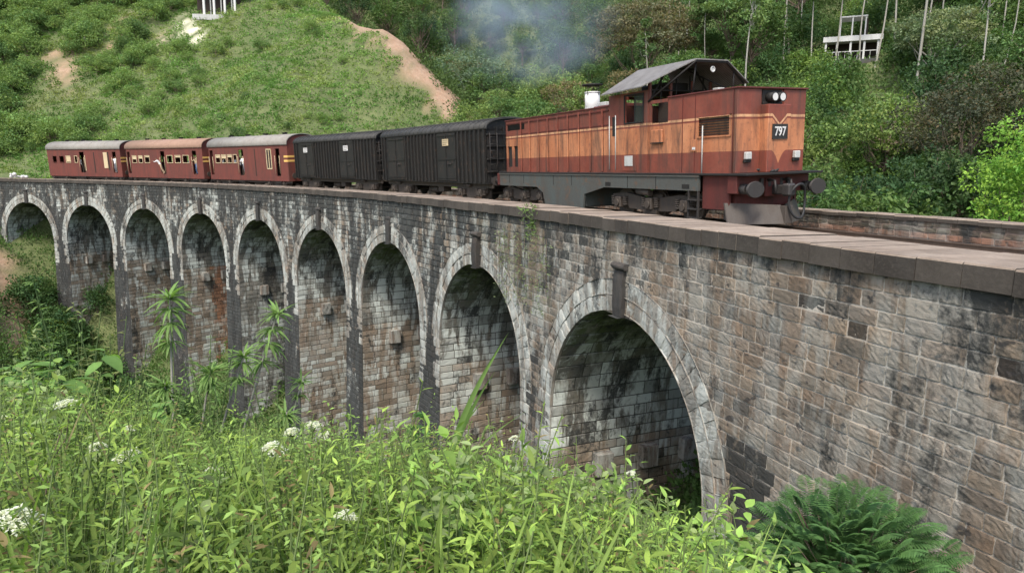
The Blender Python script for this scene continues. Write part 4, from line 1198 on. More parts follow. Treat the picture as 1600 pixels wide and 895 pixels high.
# ------------------------------------------------------------------ buildings on the slopes
def hillside_house():
    cx, cy = 35.6, 75.5; g = gz(cx, cy) - .3
    T = empty('hillside_house', (cx, cy, g), -.46)
    tag(T, 'small open sided white house on posts among the trees above the locomotive', 'house')
    m = MB(); m.box(-2.6, 2.9, -.2, 3.0, 2.25, 2.42, .02); m.box(-2.7, 3.0, -.32, -.2, 2.2, 2.75, .02); m.build('lower_roof', M['white'], T)
    m = MB(); m.box(-1.3, 1.4, .2, 2.6, 4.7, 4.85, .02); m.build('upper_roof', M['white'], T)
    m = MB(); m.box(-2.5, 2.8, 1.6, 1.75, 0, 2.25); m.box(1.3, 1.5, 1.4, 2.6, 2.42, 4.7); m.build('back_wall', M['inside'], T)
    m = MB(); m.box(-2.6, 2.9, -.25, 3.0, -.6, .35, .02); m.build('plinth', M['sill'], T)
    for x in (-2.4, -1.3, 0, 1.3, 2.6):
        m = MB(); m.box(x - .1, x + .1, -.15, .05, .35, 2.25, .01); m.build('post', M['white'], T)
    for x in (-1.15, 0, 1.25):
        m = MB(); m.box(x - .07, x + .07, .25, .4, 2.42, 4.7, .01); m.build('post', M['white'], T)
    m = MB(); m.box(-2.4, 2.6, -.13, -.08, 1.15, 1.22)
    for k in range(9): m.box(-2.3 + k * .6, -2.26 + k * .6, -.13, -.08, .35, 1.15)
    m.build('railing', M['white'], T)
hillside_house()
def stilt_house():
    cx, cy = -48.3, 117.4; g = gz(cx, cy) - .5
    T = empty('stilt_house', (cx, cy, g), .1)
    tag(T, 'dark timber house behind a row of pale posts at the top of the grassy slope', 'house')
    m = MB(); m.box(-4.5, 3.6, 1.8, 7, 0, 5.6); m.build('wall', M['inside'], T)
    m = MB(); m.box(-4.8, 4.2, -.6, 7.2, 5.6, 5.8); m.prism([(-5, 5.8), (-.3, 7.8), (4.4, 5.8)], -.8, 7.4); m.build('roof', M['roofrust'], T)
    m = MB(); m.box(-4.6, 3.9, -.5, 2.0, -.6, .25); m.build('plinth', M['palegrey'], T)
    for x in (-2.8, -1.2, .5, 2.1): m = MB(); m.box(x - .17, x + .17, -.3, .02, .0, 5.6, .02); m.build('post', M['white'], T)
    for x in (-2.1, -.4, 1.3): m = MB(); m.box(x - .1, x + .1, .9, 1.1, .25, 5.6, .02); m.build('post', M['palegrey'], T)
stilt_house()

# ------------------------------------------------------------------ plants
rv = np.random.RandomState(11)
def lance(n=4, w=.16, fold=.25, droop=.25):
    """lance shaped leaf of length 1 along +x, normal +z"""
    V = []; 
    for i in range(n + 1):
        t = i / n; ww = w * (math.sin(math.pi * (t ** .75)) ** .9 + .06 * (1 - t)); z = -droop * t * t
        V += [(t, -ww, z + fold * ww), (t, 0, z), (t, ww, z + fold * ww)]
    F = []
    for i in range(n):
        a = i * 3; F += [(a, a + 3, a + 4, a + 1), (a + 1, a + 4, a + 5, a + 2)]
    return np.array(V), np.array(F)
LANCE = lance(4, .125); LANCE3 = lance(3, .11, .3, .35); BROAD = lance(4, .27, .2, .3); NARROW = lance(3, .065, .4, .45); SMALL = lance(2, .24, .2, .2)
DIA = (np.array([(0, 0, 0), (.5, -.32, .06), (1, 0, -.08), (.5, .32, .06)]), np.array([(0, 1, 2, 3)]))
BLADE = lance(5, .013, .6, .55)
def frames(d, up):
    d = d / (np.linalg.norm(d, axis=1, keepdims=True) + 1e-9)
    y = np.cross(up, d); ln = np.linalg.norm(y, axis=1, keepdims=True)
    y = np.where(ln > 1e-3, y / (ln + 1e-9), np.array([[0, 1, 0]])); z = np.cross(d, y)
    return np.stack([d, y, z], -1)
def inst(tpl, P, Rm, Sc, tint):
    V, F = tpl; n = len(P)
    W = np.einsum('nij,kj->nki', Rm, V) * Sc[:, None, None] + P[:, None, :]
    FF = (F[None] + (np.arange(n) * len(V))[:, None, None]).reshape(-1, F.shape[1])
    C_ = np.repeat(np.concatenate([tint, np.ones((n, 1))], 1), len(V), 0)
    return W.reshape(-1, 3), FF, C_
def join(parts):
    V = []; F = []; C_ = []; n = 0
    for v, f, c in parts: V.append(v); F.append(f + n); C_.append(c); n += len(v)
    return np.concatenate(V), np.concatenate(F), np.concatenate(C_)
def rdir(n, zmin=-1, zmax=1):
    z = rv.uniform(zmin, zmax, n); a = rv.uniform(0, 2 * math.pi, n); r = np.sqrt(1 - z * z)
    return np.stack([r * np.cos(a), r * np.sin(a), z], -1)
def tubes(paths, radii, n=5, col=(.1, .08, .05)):
    """many polylines -> arrays; paths list of (k,3), radii list of (k,)"""
    Vs = []; Fs = []; off = 0
    for P, r in zip(paths, radii):
        P = np.asarray(P, float); k = len(P)
        T_ = np.gradient(P, axis=0); T_ /= np.linalg.norm(T_, axis=1, keepdims=True) + 1e-9
        ref = np.array([.31, .17, .93]) if abs(T_[0, 2]) < .9 else np.array([1., .1, 0])
        u = np.cross(T_, ref); u /= np.linalg.norm(u, axis=1, keepdims=True) + 1e-9; w = np.cross(T_, u)
        a = 2 * math.pi * np.arange(n) / n
        R_ = (u[:, None, :] * np.cos(a)[None, :, None] + w[:, None, :] * np.sin(a)[None, :, None]) * np.asarray(r)[:, None, None] + P[:, None, :]
        Vs.append(R_.reshape(-1, 3))
        I = (np.arange(k - 1)[:, None] * n); J = np.arange(n)[None, :]
        Fs.append(np.stack([I + J, I + (J + 1) % n, I + n + (J + 1) % n, I + n + J], -1).reshape(-1, 4) + off); off += k * n
    V = np.concatenate(Vs); F = np.concatenate(Fs)
    return V, F, np.tile(np.array([*col, 1.]), (len(V), 1))

def crown_mesh(clusters, nleaf, crad, leaf, base, var=.22, flat=.75, seed=0, up_bias=.35, tip=None):
    """leaf sprays set round many twig ends; clusters (n,3)"""
    n = len(clusters) * nleaf
    ci = np.repeat(np.arange(len(clusters)), nleaf)
    rr = crad[ci] if np.ndim(crad) else np.full(n, crad)
    d = rdir(n); rad = rr * rv.uniform(.35, 1.0, n) ** .6
    P = clusters[ci] + d * rad[:, None] * np.array([1, 1, flat])
    ax = d + rdir(n) * .8; ax[:, 2] -= .15
    up = d * .7 + rdir(n) * .6; up[:, 2] += up_bias
    ctint = rv.uniform(1 - var, 1 + var, (len(clusters), 1)); hue = rv.uniform(-1, 1, (len(clusters), 1))
    t = 1.7 * np.array(base)[None] * ctint[ci] * rv.uniform(.75, 1.25, (n, 1))
    t = t * (1 + hue[ci] * np.array([[.13, .0, -.12]]))
    if tip is not None:
        q = (rv.rand(n) < .12)[:, None]; t = np.where(q, np.array(tip)[None] * rv.uniform(.7, 1.2, (n, 1)), t)
    return inst(DIA, P, frames(ax, up), leaf * rv.uniform(.6, 1.35, n), np.clip(t, .004, .9))
def make_tree(name, H, R_, base, kind='round', leaf=.34, ncl=60, nleaf=60, bark='bark', tip=None, trunk_r=.2, gap=.0):
    """returns (trunk mesh object builder data) for a tree standing at the origin"""
    cl = []
    if kind == 'round':
        c = np.array([0, 0, H - R_ * .85]); 
        k = int(ncl * 1.0); d = rdir(k, -.55, 1); rad = R_ * rv.uniform(.55, 1.05, k)[:, None]
        P = c + d * rad * np.array([1, 1, .85]); lump = rdir(7) * R_ * .35
        P = P + lump[rv.randint(7, size=k)] * .6; cl = P
    elif kind == 'flat':
        a = rv.uniform(0, 2 * math.pi, ncl); r = R_ * np.sqrt(rv.uniform(0, 1, ncl))
        lay = rv.randint(3, size=ncl)
        cl = np.stack([r * np.cos(a), r * np.sin(a), H - lay * H * .13 - (r / R_) ** 2 * H * .12 + rv.uniform(-.2, .2, ncl)], -1)
    elif kind == 'slender':
        z = rv.uniform(.62, 1.0, ncl); r = R_ * np.sin(np.clip((z - .58) / .44, 0, 1) * math.pi) ** .7 * rv.uniform(.2, 1, ncl); a = rv.uniform(0, 6.28, ncl)
        cl = np.stack([r * np.cos(a), r * np.sin(a), z * H], -1)
    elif kind == 'column':
        z = rv.uniform(.12, 1.0, ncl); r = R_ * (1 - z) ** .55 * rv.uniform(.4, 1, ncl); a = rv.uniform(0, 6.28, ncl)
        cl = np.stack([r * np.cos(a), r * np.sin(a), z * H], -1)
    elif kind == 'bush':
        d = rdir(ncl, 0.0, 1); cl = d * R_ * rv.uniform(.45, 1, ncl)[:, None] * np.array([1, 1, H / R_ * .85]); cl[:, 2] += .15 * H
    cl = np.asarray(cl)
    crad = R_ * rv.uniform(.14, .27, len(cl)) if kind in ('round', 'flat') else R_ * rv.uniform(.2, .34, len(cl))
    fl = .42 if kind == 'flat' else .72
    crown = crown_mesh(cl, nleaf, crad, leaf, base, flat=fl, tip=tip)
    paths = []; radii = []
    ntr = 5; bend = rdir(1)[0] * np.array([1, 1, 0]) * H * .05
    top = H * (.55 if kind in ('round', 'flat') else .9 if kind in ('slender', 'column') else .3)
    tz = np.linspace(-.6, top, 7); tp = np.stack([bend[0] * np.sin(tz / H * 4), bend[1] * np.sin(tz / H * 3), tz], -1)
    paths.append(tp); radii.append(trunk_r * (1.25 - np.linspace(0, .9 if kind != 'slender' else .75, 7)) ** 1.0)
    m = min(len(cl), 26 if kind in ('round', 'flat') else 10)
    for q in rv.choice(len(cl), m, replace=False):
        z0 = rv.uniform(.35 if kind != 'bush' else 0, .98) * top if kind != 'slender' else rv.uniform(.7, 1) * top
        i = np.interp(z0, tz, np.arange(7)); a = np.array([np.interp(z0, tz, tp[:, 0]), np.interp(z0, tz, tp[:, 1]), z0]); b = cl[q]
        mid = (a * .5 + b * .5) + np.array([0, 0, -.06 * H]) + rdir(1)[0] * .04 * H
        paths.append(np.array([a, (a + mid) / 2 + rdir(1)[0] * .01 * H, mid, (mid + b) / 2 + rdir(1)[0] * .02 * H, b])); r0 = trunk_r * rv.uniform(.3, .5)
        radii.append(r0 * np.array([1, .8, .6, .38, .14]))
    trunk = tubes(paths, radii, 6)
    root = empty(name)
    raw_mesh('crown', *crown[:2], M['leaf'], False, crown[2], parent=root)
    raw_mesh('trunk', *trunk[:2], M[bark], True, trunk[2], parent=root)
    return root
USED = set()
def place(root, x, y, label, cat, group=None, sc=1.0, rz=None, dz=0.0, tilt=0.0):
    g = gz(x, y)
    o = root if root.name not in USED else copy_tree(root)
    USED.add(root.name)
    o.location = (x, y, g + dz); s_ = sc * rv.uniform(.92, 1.08)
    o.scale = (s_, s_, s_ * rv.uniform(.93, 1.1)); o.rotation_euler = (tilt * rv.uniform(-1, 1), tilt * rv.uniform(-1, 1), rv.uniform(0, 6.28) if rz is None else rz)
    for k in ('label', 'category', 'group'):
        if k in o: del o[k]
    tag(o, label, cat, group)
    return o

# --- kinds of forest tree
K = {}
K['mid'] = [make_tree('forest_tree', 9.5, 3.6, (.060, .100, .030), 'round', .30, 75, 62), make_tree('forest_tree', 8, 3.1, (.070, .115, .036), 'round', .27, 65, 62)]
K['dark'] = [make_tree('forest_tree', 10, 3.7, (.030, .056, .022), 'round', .30, 75, 60), make_tree('forest_tree', 8.5, 3.0, (.038, .066, .026), 'round', .26, 65, 60)]
K['light'] = [make_tree('forest_tree', 8, 3.4, (.105, .150, .045), 'round', .27, 65, 58), make_tree('forest_tree', 6.5, 2.9, (.125, .175, .055), 'flat', .24, 60, 50)]
K['brown'] = [make_tree('forest_tree', 9, 3.6, (.115, .100, .050), 'flat', .26, 60, 42)]
K['slender'] = [make_tree('slender_tree', 14, 1.5, (.085, .130, .045), 'slender', .30, 26, 46, 'palebark', trunk_r=.085), make_tree('slender_tree', 12.5, 1.3, (.060, .095, .035), 'slender', .28, 22, 46, 'palebark', trunk_r=.07), make_tree('slender_tree', 15.5, 1.7, (.10, .145, .05), 'slender', .30, 24, 40, 'palebark', trunk_r=.095)]
LAB = {'mid': 'green leafy tree in the dense forest on the slope behind the train', 'dark': 'dark green tree in the dense forest on the slope behind the train', 'light': 'yellowish green tree in the dense forest on the slope behind the train', 'brown': 'brownish sparse tree in the dense forest on the slope behind the train'}
GRP = {'mid': 'green forest trees', 'dark': 'dark forest trees', 'light': 'yellow green forest trees', 'brown': 'brownish forest trees'}
CREST = np.array([(-8, 92), (-13, 101), (-20, 110), (-30, 122), (-42, 135), (-60, 150), (-80, 165)])
SOLO = [(22.9, 29.5, 3.3), (27.2, 42, 3.9), (-5.5, 112, 6.8), (5.5, 98, 5.4), (15.5, 84, 6), (23.5, 78, 4.6), (37.5, 63, 4)]
def forest_ok(x, y):
    for sx, sy, sr in SOLO:
        if abs(x / y - sx / sy) < sr / sy * .85 and sy - 34 < y < sy + 3 and gz(x, y) + 5.0 > EYE + (gz(sx, sy) + sr * 1.0 - EYE) * y / sy: return False
    # right of and behind the crest of the grassy hill, clear of the viaduct and the houses
    cy = np.interp(x, CREST[::-1, 0], CREST[::-1, 1]) if x < -8 else -1e9
    if y < cy + 4: return False
    d = np.hypot(PX[::100] - x, PY[::100] - y).min()
    if d < 17.5: return False
    if math.hypot(x - 35.6, y - 75.5) < 5.5: return False
    ang = math.atan2(x, y); ah = math.atan2(35.6, 75.5)
    if abs(ang - ah) < .035 and y < 75 and gz(x, y) + 14 > EYE + math.hypot(x, y) * math.tan(.195): return False
    return True
pts = []
y = 34.0
while y < 160:
    x = -62.0
    sp = 5.2 + y * .014
    while x < 82:
        px_, py_ = x + rv.uniform(-2, 2), y + rv.uniform(-2, 2)
        if px_ > -.75 * py_ and px_ < .78 * py_ + 4 and forest_ok(px_, py_): pts.append((px_, py_))
        x += sp
    y += sp * .95
pts = np.array(pts)
cnt = 0
for (x, y) in pts:
    g = gz(x, y)
    el = (g - EYE) / math.hypot(x, y)
    if el > .30: continue
    az = x / y
    u = rv.rand(); f = float(fbm(np.array([x / 22]), np.array([y / 22]), 5, 2)[0])
    if az > .17 and el > .03 and u < .62: k = 'slender'
    elif f > .12: k = 'light' if u < .62 else 'mid'
    elif f < -.10: k = 'dark' if u < .6 else 'mid'
    else: k = 'mid' if u < .5 else 'light' if u < .72 else 'dark' if u < .88 else 'brown'
    if cnt > 285: break
    cnt += 1
    root = K[k][rv.randint(len(K[k]))]
    if k == 'slender': place(root, x, y, 'tall slender tree with pale bare trunk on the slope right of the smoke', 'tree', 'slender pale trunked trees', rv.uniform(.75, 1.15), tilt=.05)
    else: place(root, x, y, LAB[k], 'tree', GRP[k], rv.uniform(.62, 1.0), tilt=.06)
print('forest trees', cnt)
# extra thin trunks round the little house
for x, y in [(33.2, 73.5), (35.0, 71.8), (36.8, 72.3), (38.3, 71.5), (31.0, 74.0), (40.5, 70.0), (42.5, 71.0), (29.0, 76.5), (45, 69), (27, 78), (48, 68), (24.5, 80)]:
    place(K['slender'][rv.randint(3)], x, y, 'very thin pale trunked tree beside the white hillside house', 'tree', 'thin trees round the white house', rv.uniform(.8, 1.05), tilt=.04)
# single trees that stand out
def solo(root, x, y, label, sc=1, dz=0): 
    root.name = root.name; place(root, x, y, label, 'tree', None, sc, dz=dz)
solo(make_tree('broadleaf_tree', 8.4, 3.3, (.135, .235, .040), 'round', .16, 120, 120, trunk_r=.2), 22.9, 29.5, 'bright lime green tree at the right edge, just beyond the far parapet', 1.0, 0)
solo(make_tree('broadleaf_tree', 10.5, 3.9, (.055, .058, .034), 'round', .20, 120, 100, tip=(.13, .10, .05)), 27.2, 42.0, 'large dark brownish tree standing left of the bright lime green tree', 1.0)
solo(make_tree('broadleaf_tree', 11.5, 6.8, (.095, .130, .075), 'round', .32, 130, 90, 'palebark'), -5.5, 112, 'large round tree in the smoke just right of the earth scar, leaf colour greyed by its haze', 1.0)  # smoke haze is put into the grey green leaf colour
solo(make_tree('broadleaf_tree', 10.5, 5.4, (.120, .165, .050), 'round', .30, 110, 90), 5.5, 98, 'pale green round tree above the front black wagon, left of the exhaust stack', 1.0)
solo(make_tree('broadleaf_tree', 12.5, 6.0, (.105, .098, .055), 'flat', .28, 130, 110, 'bark', tip=(.14, .11, .05)), 15.5, 84, 'tall sparse brownish green tree directly above the locomotive canopy', 1.0)
solo(make_tree('broadleaf_tree', 10, 4.6, (.105, .160, .055), 'flat', .26, 110, 120, 'bark'), 23.5, 78, 'spreading flat topped tree with pale branches, right of the brownish one', 1.0)
solo(make_tree('broadleaf_tree', 7.5, 4.0, (.135, .165, .085), 'flat', .24, 110, 110, 'palebark'), 37.5, 63, 'pale feathery flat topped tree below and right of the white house', 1.0)

# --- shrubs beyond the far parapet and on the grassy hill
BUSH = [make_tree('shrub', 2.6, 2.0, (.055, .095, .028), 'bush', .17, 42, 70, trunk_r=.06), make_tree('shrub', 2.2, 1.9, (.095, .150, .038), 'bush', .16, 38, 66, trunk_r=.05), make_tree('shrub', 3.2, 1.9, (.035, .066, .022), 'bush', .17, 42, 66, trunk_r=.07)]
for x, y, b, sc in [(13.8, 21.5, 1, 1.0), (15.5, 25, 0, 1.4), (17.5, 28, 2, 1.5), (19.5, 25.5, 0, 1.3), (21.5, 24, 2, 1.2), (14, 29.5, 2, 1.6), (17, 34, 0, 1.8), (21, 35, 2, 1.8), (24, 31, 1, 1.5), (12, 33, 0, 1.8), (26, 27, 1, 1.5), (11, 27, 1, 1.5), (19, 21.5, 2, 1.1)]:
    place(BUSH[b], x, y, 'leafy shrub growing up behind the far parapet, right of the locomotive', 'shrub', 'shrubs beyond the far parapet', sc, dz=.8)
cnt2 = 0
for _ in range(2500):
    y = rv.uniform(38, 100); x = y * rv.uniform(.12, .8)
    if np.hypot(PX[::100] - x, PY[::100] - y).min() < 17 or math.hypot(x - 35.6, y - 75.5) < 5: continue
    if gz(x, y) > EYE + y * .27: continue
    k = rv.randint(3); place(BUSH[k], x, y, 'shrub growing among the forest trees right of the locomotive', 'shrub', 'understorey shrubs of the forest slope', rv.uniform(.9, 1.7), dz=-.1); cnt2 += 1
    if cnt2 > 150: break
hill = 0
HB = [make_tree('bush', 2.4, 2.0, (.085, .130, .040), 'bush', .17, 42, 60, trunk_r=.06), make_tree('bush', 2.2, 1.9, (.120, .170, .050), 'bush', .16, 38, 60, trunk_r=.05), make_tree('bush', 3.0, 2.0, (.06, .10, .034), 'bush', .17, 42, 60, trunk_r=.07)]
for _ in range(3600):
    x = rv.uniform(-92, -8); y = rv.uniform(79, 128)
    cy = np.interp(x, CREST[::-1, 0], CREST[::-1, 1]); d = np.hypot(PX[::100] - x, PY[::100] - y).min()
    if y > cy + 1 or d < 11: continue
    m = soilmask(np.array([x]), np.array([y]))
    if max(float(q[0]) for q in m) > .4: continue
    if math.hypot(x + 48, y - 117) < 6: continue
    f = float(fbm(np.array([x / 14]), np.array([y / 14]), 21, 3)[0])
    left = np.clip((-42 - x) / 25, 0, 1)
    pr = .12 + .6 * left if f > -.15 else .05 + .3 * left
    if y < 92 and x < -35: pr += .35
    if rv.rand() > pr * .62: continue
    if any(max(float(q[0]) for q in soilmask(np.array([x + e]), np.array([y + 2.2]))) > .3 for e in (-1.2, 0, 1.2)): continue
    b = 2 if f > .2 and rv.rand() < .2 else (1 if rv.rand() < .75 else 0)
    place(HB[b], x, y, 'low green bush scattered on the grassy hillside above the carriages', 'bush', 'bushes on the grassy hillside', rv.uniform(.35, .85) * (1 + 1.1 * float(left)), dz=-.2); hill += 1
    if hill >= 290: break
print('hill bushes', hill)
lb = [(-46.5, 72, 0, .8), (-44.2, 70.8, 2, .9), (-48.2, 73.2, 0, .8), (-39.5, 64.5, 0, .9), (-41.5, 66.5, 1, .9), (-30, 54.5, 0, 1.2), (-27, 51.5, 2, 1.2), (-24, 49, 0, 1.1), (-33, 57.5, 2, 1.2), (-46.5, 69.2, 2, .9), (-50, 70, 0, .9), (-33.5, 55, 1, 1.1), (-43.6, 60.5, 1, 1.2), (-42.5, 63.8, 0, 1.2), (-45.5, 64.5, 1, 1.2), (-47.5, 67.5, 0, 1.1), (-44.8, 66.6, 2, 1.1), (-41.8, 57.8, 0, 1.1), (-39.8, 60, 1, 1.0), (-44.5, 58.5, 2, 1.3), (-46.5, 61, 2, 1.4), (-42.5, 60.5, 2, 1.2), (-41.5, 63, 0, 1.1), (-48.5, 64.5, 2, 1.5), (-45, 65, 2, 1.3), (-43.5, 56, 0, 1.1), (-51.5, 64, 2, 1.2), (-54, 65.5, 2, 1.5), (-40, 54, 0, 1.2), (-38, 51, 1, 1.1), (-36, 55, 0, 1.0), (-49.5, 67.5, 2, 1.2),
      (-40, 46, 1, 1.2), (-37, 48, 2, 1.1), (-34, 46, 0, 1.2), (-43, 50, 1, 1.1), (-46, 52, 1, 1.0), (-33, 42, 0, 1.2), (-36, 42, 1, 1.1), (-30, 38, 0, 1.3), (-27, 36, 1, 1.1), (-31, 50, 0, 1.1), (-28, 44, 2, 1.1), (-24, 38, 0, 1.1), (-50, 60.5, 0, .8), (-48, 57, 1, .7),
      (-24, 30, 0, 1.2), (-20, 28, 1, 1.1), (-17, 30, 0, 1.0), (-21, 34, 2, 1.2), (-26, 32, 1, 1.2), (-14, 27, 0, 1.0)]
for x, y, b, sc in lb:
    if x / y < -.735: continue
    place(BUSH[b], x, y, 'bushy green shrub on the slope below the left end of the viaduct', 'shrub', 'shrubs below the left end of the viaduct', sc * 1.25, dz=.1)

# --- grass and undergrowth nobody could count
def tufts(name, P, size, base, n_each, label, cat, spread=1.0, tpl=DIA, flat=.5, ls=1.0):
    n = len(P) * n_each; ci = np.repeat(np.arange(len(P)), n_each)
    d = rdir(n, 0, 1); off = d * (size[ci] * spread * rv.uniform(.2, 1, n))[:, None] * np.array([1, 1, flat])
    ax = d + rdir(n) * .5; ax[:, 2] = np.abs(ax[:, 2]) + .25
    t = base[ci] * rv.uniform(.7, 1.3, (n, 1))
    V, F, C_ = inst(tpl, P[ci] + off, frames(ax, rdir(n)), ls * size[ci] * rv.uniform(.35, .8, n), np.clip(t, 0, 1))
    o = raw_mesh(name, V, F, M['leaf'], False, C_); tag(o, label, cat, kind='stuff'); return o
N = 26000
x = rv.uniform(-105, -6, N); y = rv.uniform(74, 134, N)
cy = np.interp(x, CREST[::-1, 0], CREST[::-1, 1])
dm = np.full(N, 1e9)
for a, b in zip(PX[::150], PY[::150]): dm = np.minimum(dm, np.hypot(x - a, y - b))
sm = soilmask(x, y); keep = (y < cy + 3) & (dm > 7) & (np.maximum(np.maximum(sm[0], sm[1]), sm[2]) < .35)
x, y = x[keep], y[keep]; z = ground(x, y)
f = fbm(x / 11, y / 11, 31, 4)[:, None]; f2 = fbm(x / 3, y / 3, 33, 3)[:, None]
base = np.array([[.098, .158, .042]]) * (1 + .5 * f) + np.array([[.06, .03, .02]]) * np.clip(f2 * 2.2, 0, 1) + np.array([[-.03, -.03, -.01]]) * np.clip(-f2 * 2.5, 0, 1)
tufts('grass', np.stack([x, y, z], -1), rv.uniform(.25, .6, len(x)), base * 1.75, 10, 'rough green grass and weeds covering the hillside above the carriages', 'grass', 1.3)
N = 20000
x = rv.uniform(-62, 85, N); y = rv.uniform(20, 165, N)
cy = np.where(x < -8, np.interp(x, CREST[::-1, 0], CREST[::-1, 1]), -1e9)
dm = np.full(N, 1e9)
for a, b in zip(PX[::150], PY[::150]): dm = np.minimum(dm, np.hypot(x - a, y - b))
keep = (y > cy + 1) & (dm > 11.5) & (x > -.8 * y) & (x < .85 * y + 5) & (np.hypot(x - 35.6, y - 75.5) > 4.5)
bb = np.interp(x, PX[::-100], PY[::-100]); 
keep &= ~((y < np.interp(x, PX[::100][::-1], PY[::100][::-1])))
x, y = x[keep], y[keep]; z = ground(x, y); f = fbm(x / 16, y / 16, 41, 3)[:, None]
tufts('undergrowth', np.stack([x, y, z + .3], -1), rv.uniform(.5, 1.3, len(x)), np.array([[.060, .095, .030]]) * 1.5 * (1 + .7 * f), 34, 'dense green undergrowth covering the forest floor behind the viaduct', 'undergrowth', 1.7, flat=1.1, ls=.55)
# left slope and valley floor on the near side
N = 19000
x = rv.uniform(-62, 16, N); y = rv.uniform(12, 84, N)
dm = np.full(N, 1e9)
for a, b in zip(PX[::150], PY[::150]): dm = np.minimum(dm, np.hypot(x - a, y - b))
sm = soilmask(x, y); near = y < np.interp(x, PX[::100][::-1], PY[::100][::-1])
keep = (near | (dm < 16)) & (np.hypot(x, y) > 19) & (sm[0] < .3) & (x > -.85 * y - 4)
x, y = x[keep], y[keep]; z = ground(x, y); f = fbm(x / 7, y / 7, 51, 3)[:, None]
_kz = z < -3.2
x, y, z, f = x[_kz], y[_kz], z[_kz], f[_kz]
tufts('valley_growth', np.stack([x, y, z + .1], -1), rv.uniform(.3, .75, len(x)), np.array([[.060, .105, .030]]) * 1.5 * (1 + .7 * f), 30, 'tangled green growth covering the valley side below the arches', 'ground cover', 1.8, flat=.9, ls=.62)

# ------------------------------------------------------------------ near vegetation on the slope under the camera
PROFX = np.array([-1.0, -.755, -.66, -.566, -.47, -.33, -.19, -.095, .03, .095, .19, .283, .377, .45])
PROFT = np.array([.35, .335, .355, .39, .43, .465, .465, .47, .50, .535, .57, .61, .65, .72])
def canopy_top(x, y):
    d = np.hypot(x, y); yy = np.maximum(y, .3)
    t = np.interp(x / yy, PROFX, PROFT) + .035 * fbm(x * 1.3, y * 1.3, 61, 3) * 2
    return EYE - yy * t * 1.0
def herbs():
    parts = []; n = 0
    # sample in distance and bearing
    stems = []
    for _ in range(6200):
        d = 1.25 + 6.6 * rv.rand() ** .85; a = rv.uniform(-.86, .43)
        y = d; x = a * d
        g = float(ground(np.array([x]), np.array([y]), False)[0]); top = float(canopy_top(np.array([x]), np.array([y]))[0])
        hf = float(fbm(np.array([x * 1.6]), np.array([y * 1.6]), 77, 3)[0]); h = min(rv.uniform(.45, 1.05) * (1.0 if d > 2 else .8), top - g + .10 + (.18 if rv.rand() < .06 else 0)) * (1 + .55 * hf)
        if h < .22: continue
        stems.append((x, y, g, h, d))
    P = []; A = []; U = []; L = []; T_ = []; paths = []; rad = []; brd = []
    for (x, y, g, h, d) in stems:
        lean = rdir(1)[0] * np.array([1, 1, 0]) * h * .28
        k = 6; tt = np.linspace(0, 1, k)
        pts = np.stack([x + lean[0] * tt ** 1.6, y + lean[1] * tt ** 1.6, g - .05 + (h + .05) * tt], -1)
        if rv.rand() < .5: paths.append(pts); rad.append(np.linspace(.006, .0022, k))
        fb = float(fbm(np.array([x * 1.1]), np.array([y * 1.1]), 71, 3)[0]); fs = float(fbm(np.array([x * .8 + 9]), np.array([y * .8]), 73, 2)[0])
        m = int(rv.uniform(15, 26)); sty = min(.99, max(0, .5 + fs * 1.6 + rv.uniform(-.25, .25)))
        base = np.array([.27, .37, .075]) if sty < .6 else np.array([.20, .31, .07]) if sty < .93 else np.array([.23, .29, .12])
        base = base * rv.uniform(.8, 1.2) * (1 + .9 * fb)
        if sty < .3: base = np.array([.25, .37, .095]) * rv.uniform(.75, 1.15)
        if rv.rand() < .05: base = np.array([.26, .20, .09])
        ll = rv.uniform(.045, .10)
        if sty < .3: ll = rv.uniform(.03, .05); m = int(m * 1.9)
        if sty > .9: ll = rv.uniform(.07, .12)
        a0 = rv.uniform(0, 6.28)
        for q in range(m):
            t = .22 + .78 * (q + rv.rand()) / m; p = pts[0] * 0 + np.array([np.interp(t, tt, pts[:, j]) for j in range(3)])
            a = a0 + q * 2.4 + rv.uniform(-.4, .4); el = rv.uniform(-.35, .55) + .5 * (t > .93)
            P.append(p); A.append([math.cos(a) * math.cos(el), math.sin(a) * math.cos(el), math.sin(el)]); U.append([rv.uniform(-.35, .35), rv.uniform(-.35, .35), 1])
            L.append(ll * rv.uniform(.6, 1.25) * (1.15 - .45 * t)); T_.append(base * rv.uniform(.5, 1.25) * (.75 + .4 * t)); brd.append(2 if sty > .9 else 1 if sty < .3 else 0)
    P = np.array(P); A = np.array(A); U = np.array(U); L = np.array(L); T_ = np.array(T_); brd = np.array(brd)
    far = P[:, 1] > 3.6
    for msk, tp in (((~far) & (brd == 0), LANCE), (far & (brd == 0), LANCE3), (brd == 2, BROAD), (brd == 1, SMALL)):
        if msk.any(): parts.append(inst(tp, P[msk], frames(A[msk], U[msk]), L[msk], T_[msk]))
    tb = tubes(paths, rad, 4, (.22, .28, .11)); parts.append(tb)
    V, F, C_ = join(parts)
    tag(raw_mesh('weeds', V, F, M['leaf_near'], True, C_), 'mass of bright green leafy weeds filling the slope in front of the viaduct', 'weeds', kind='stuff')
    print('weed leaves', len(P))
herbs()
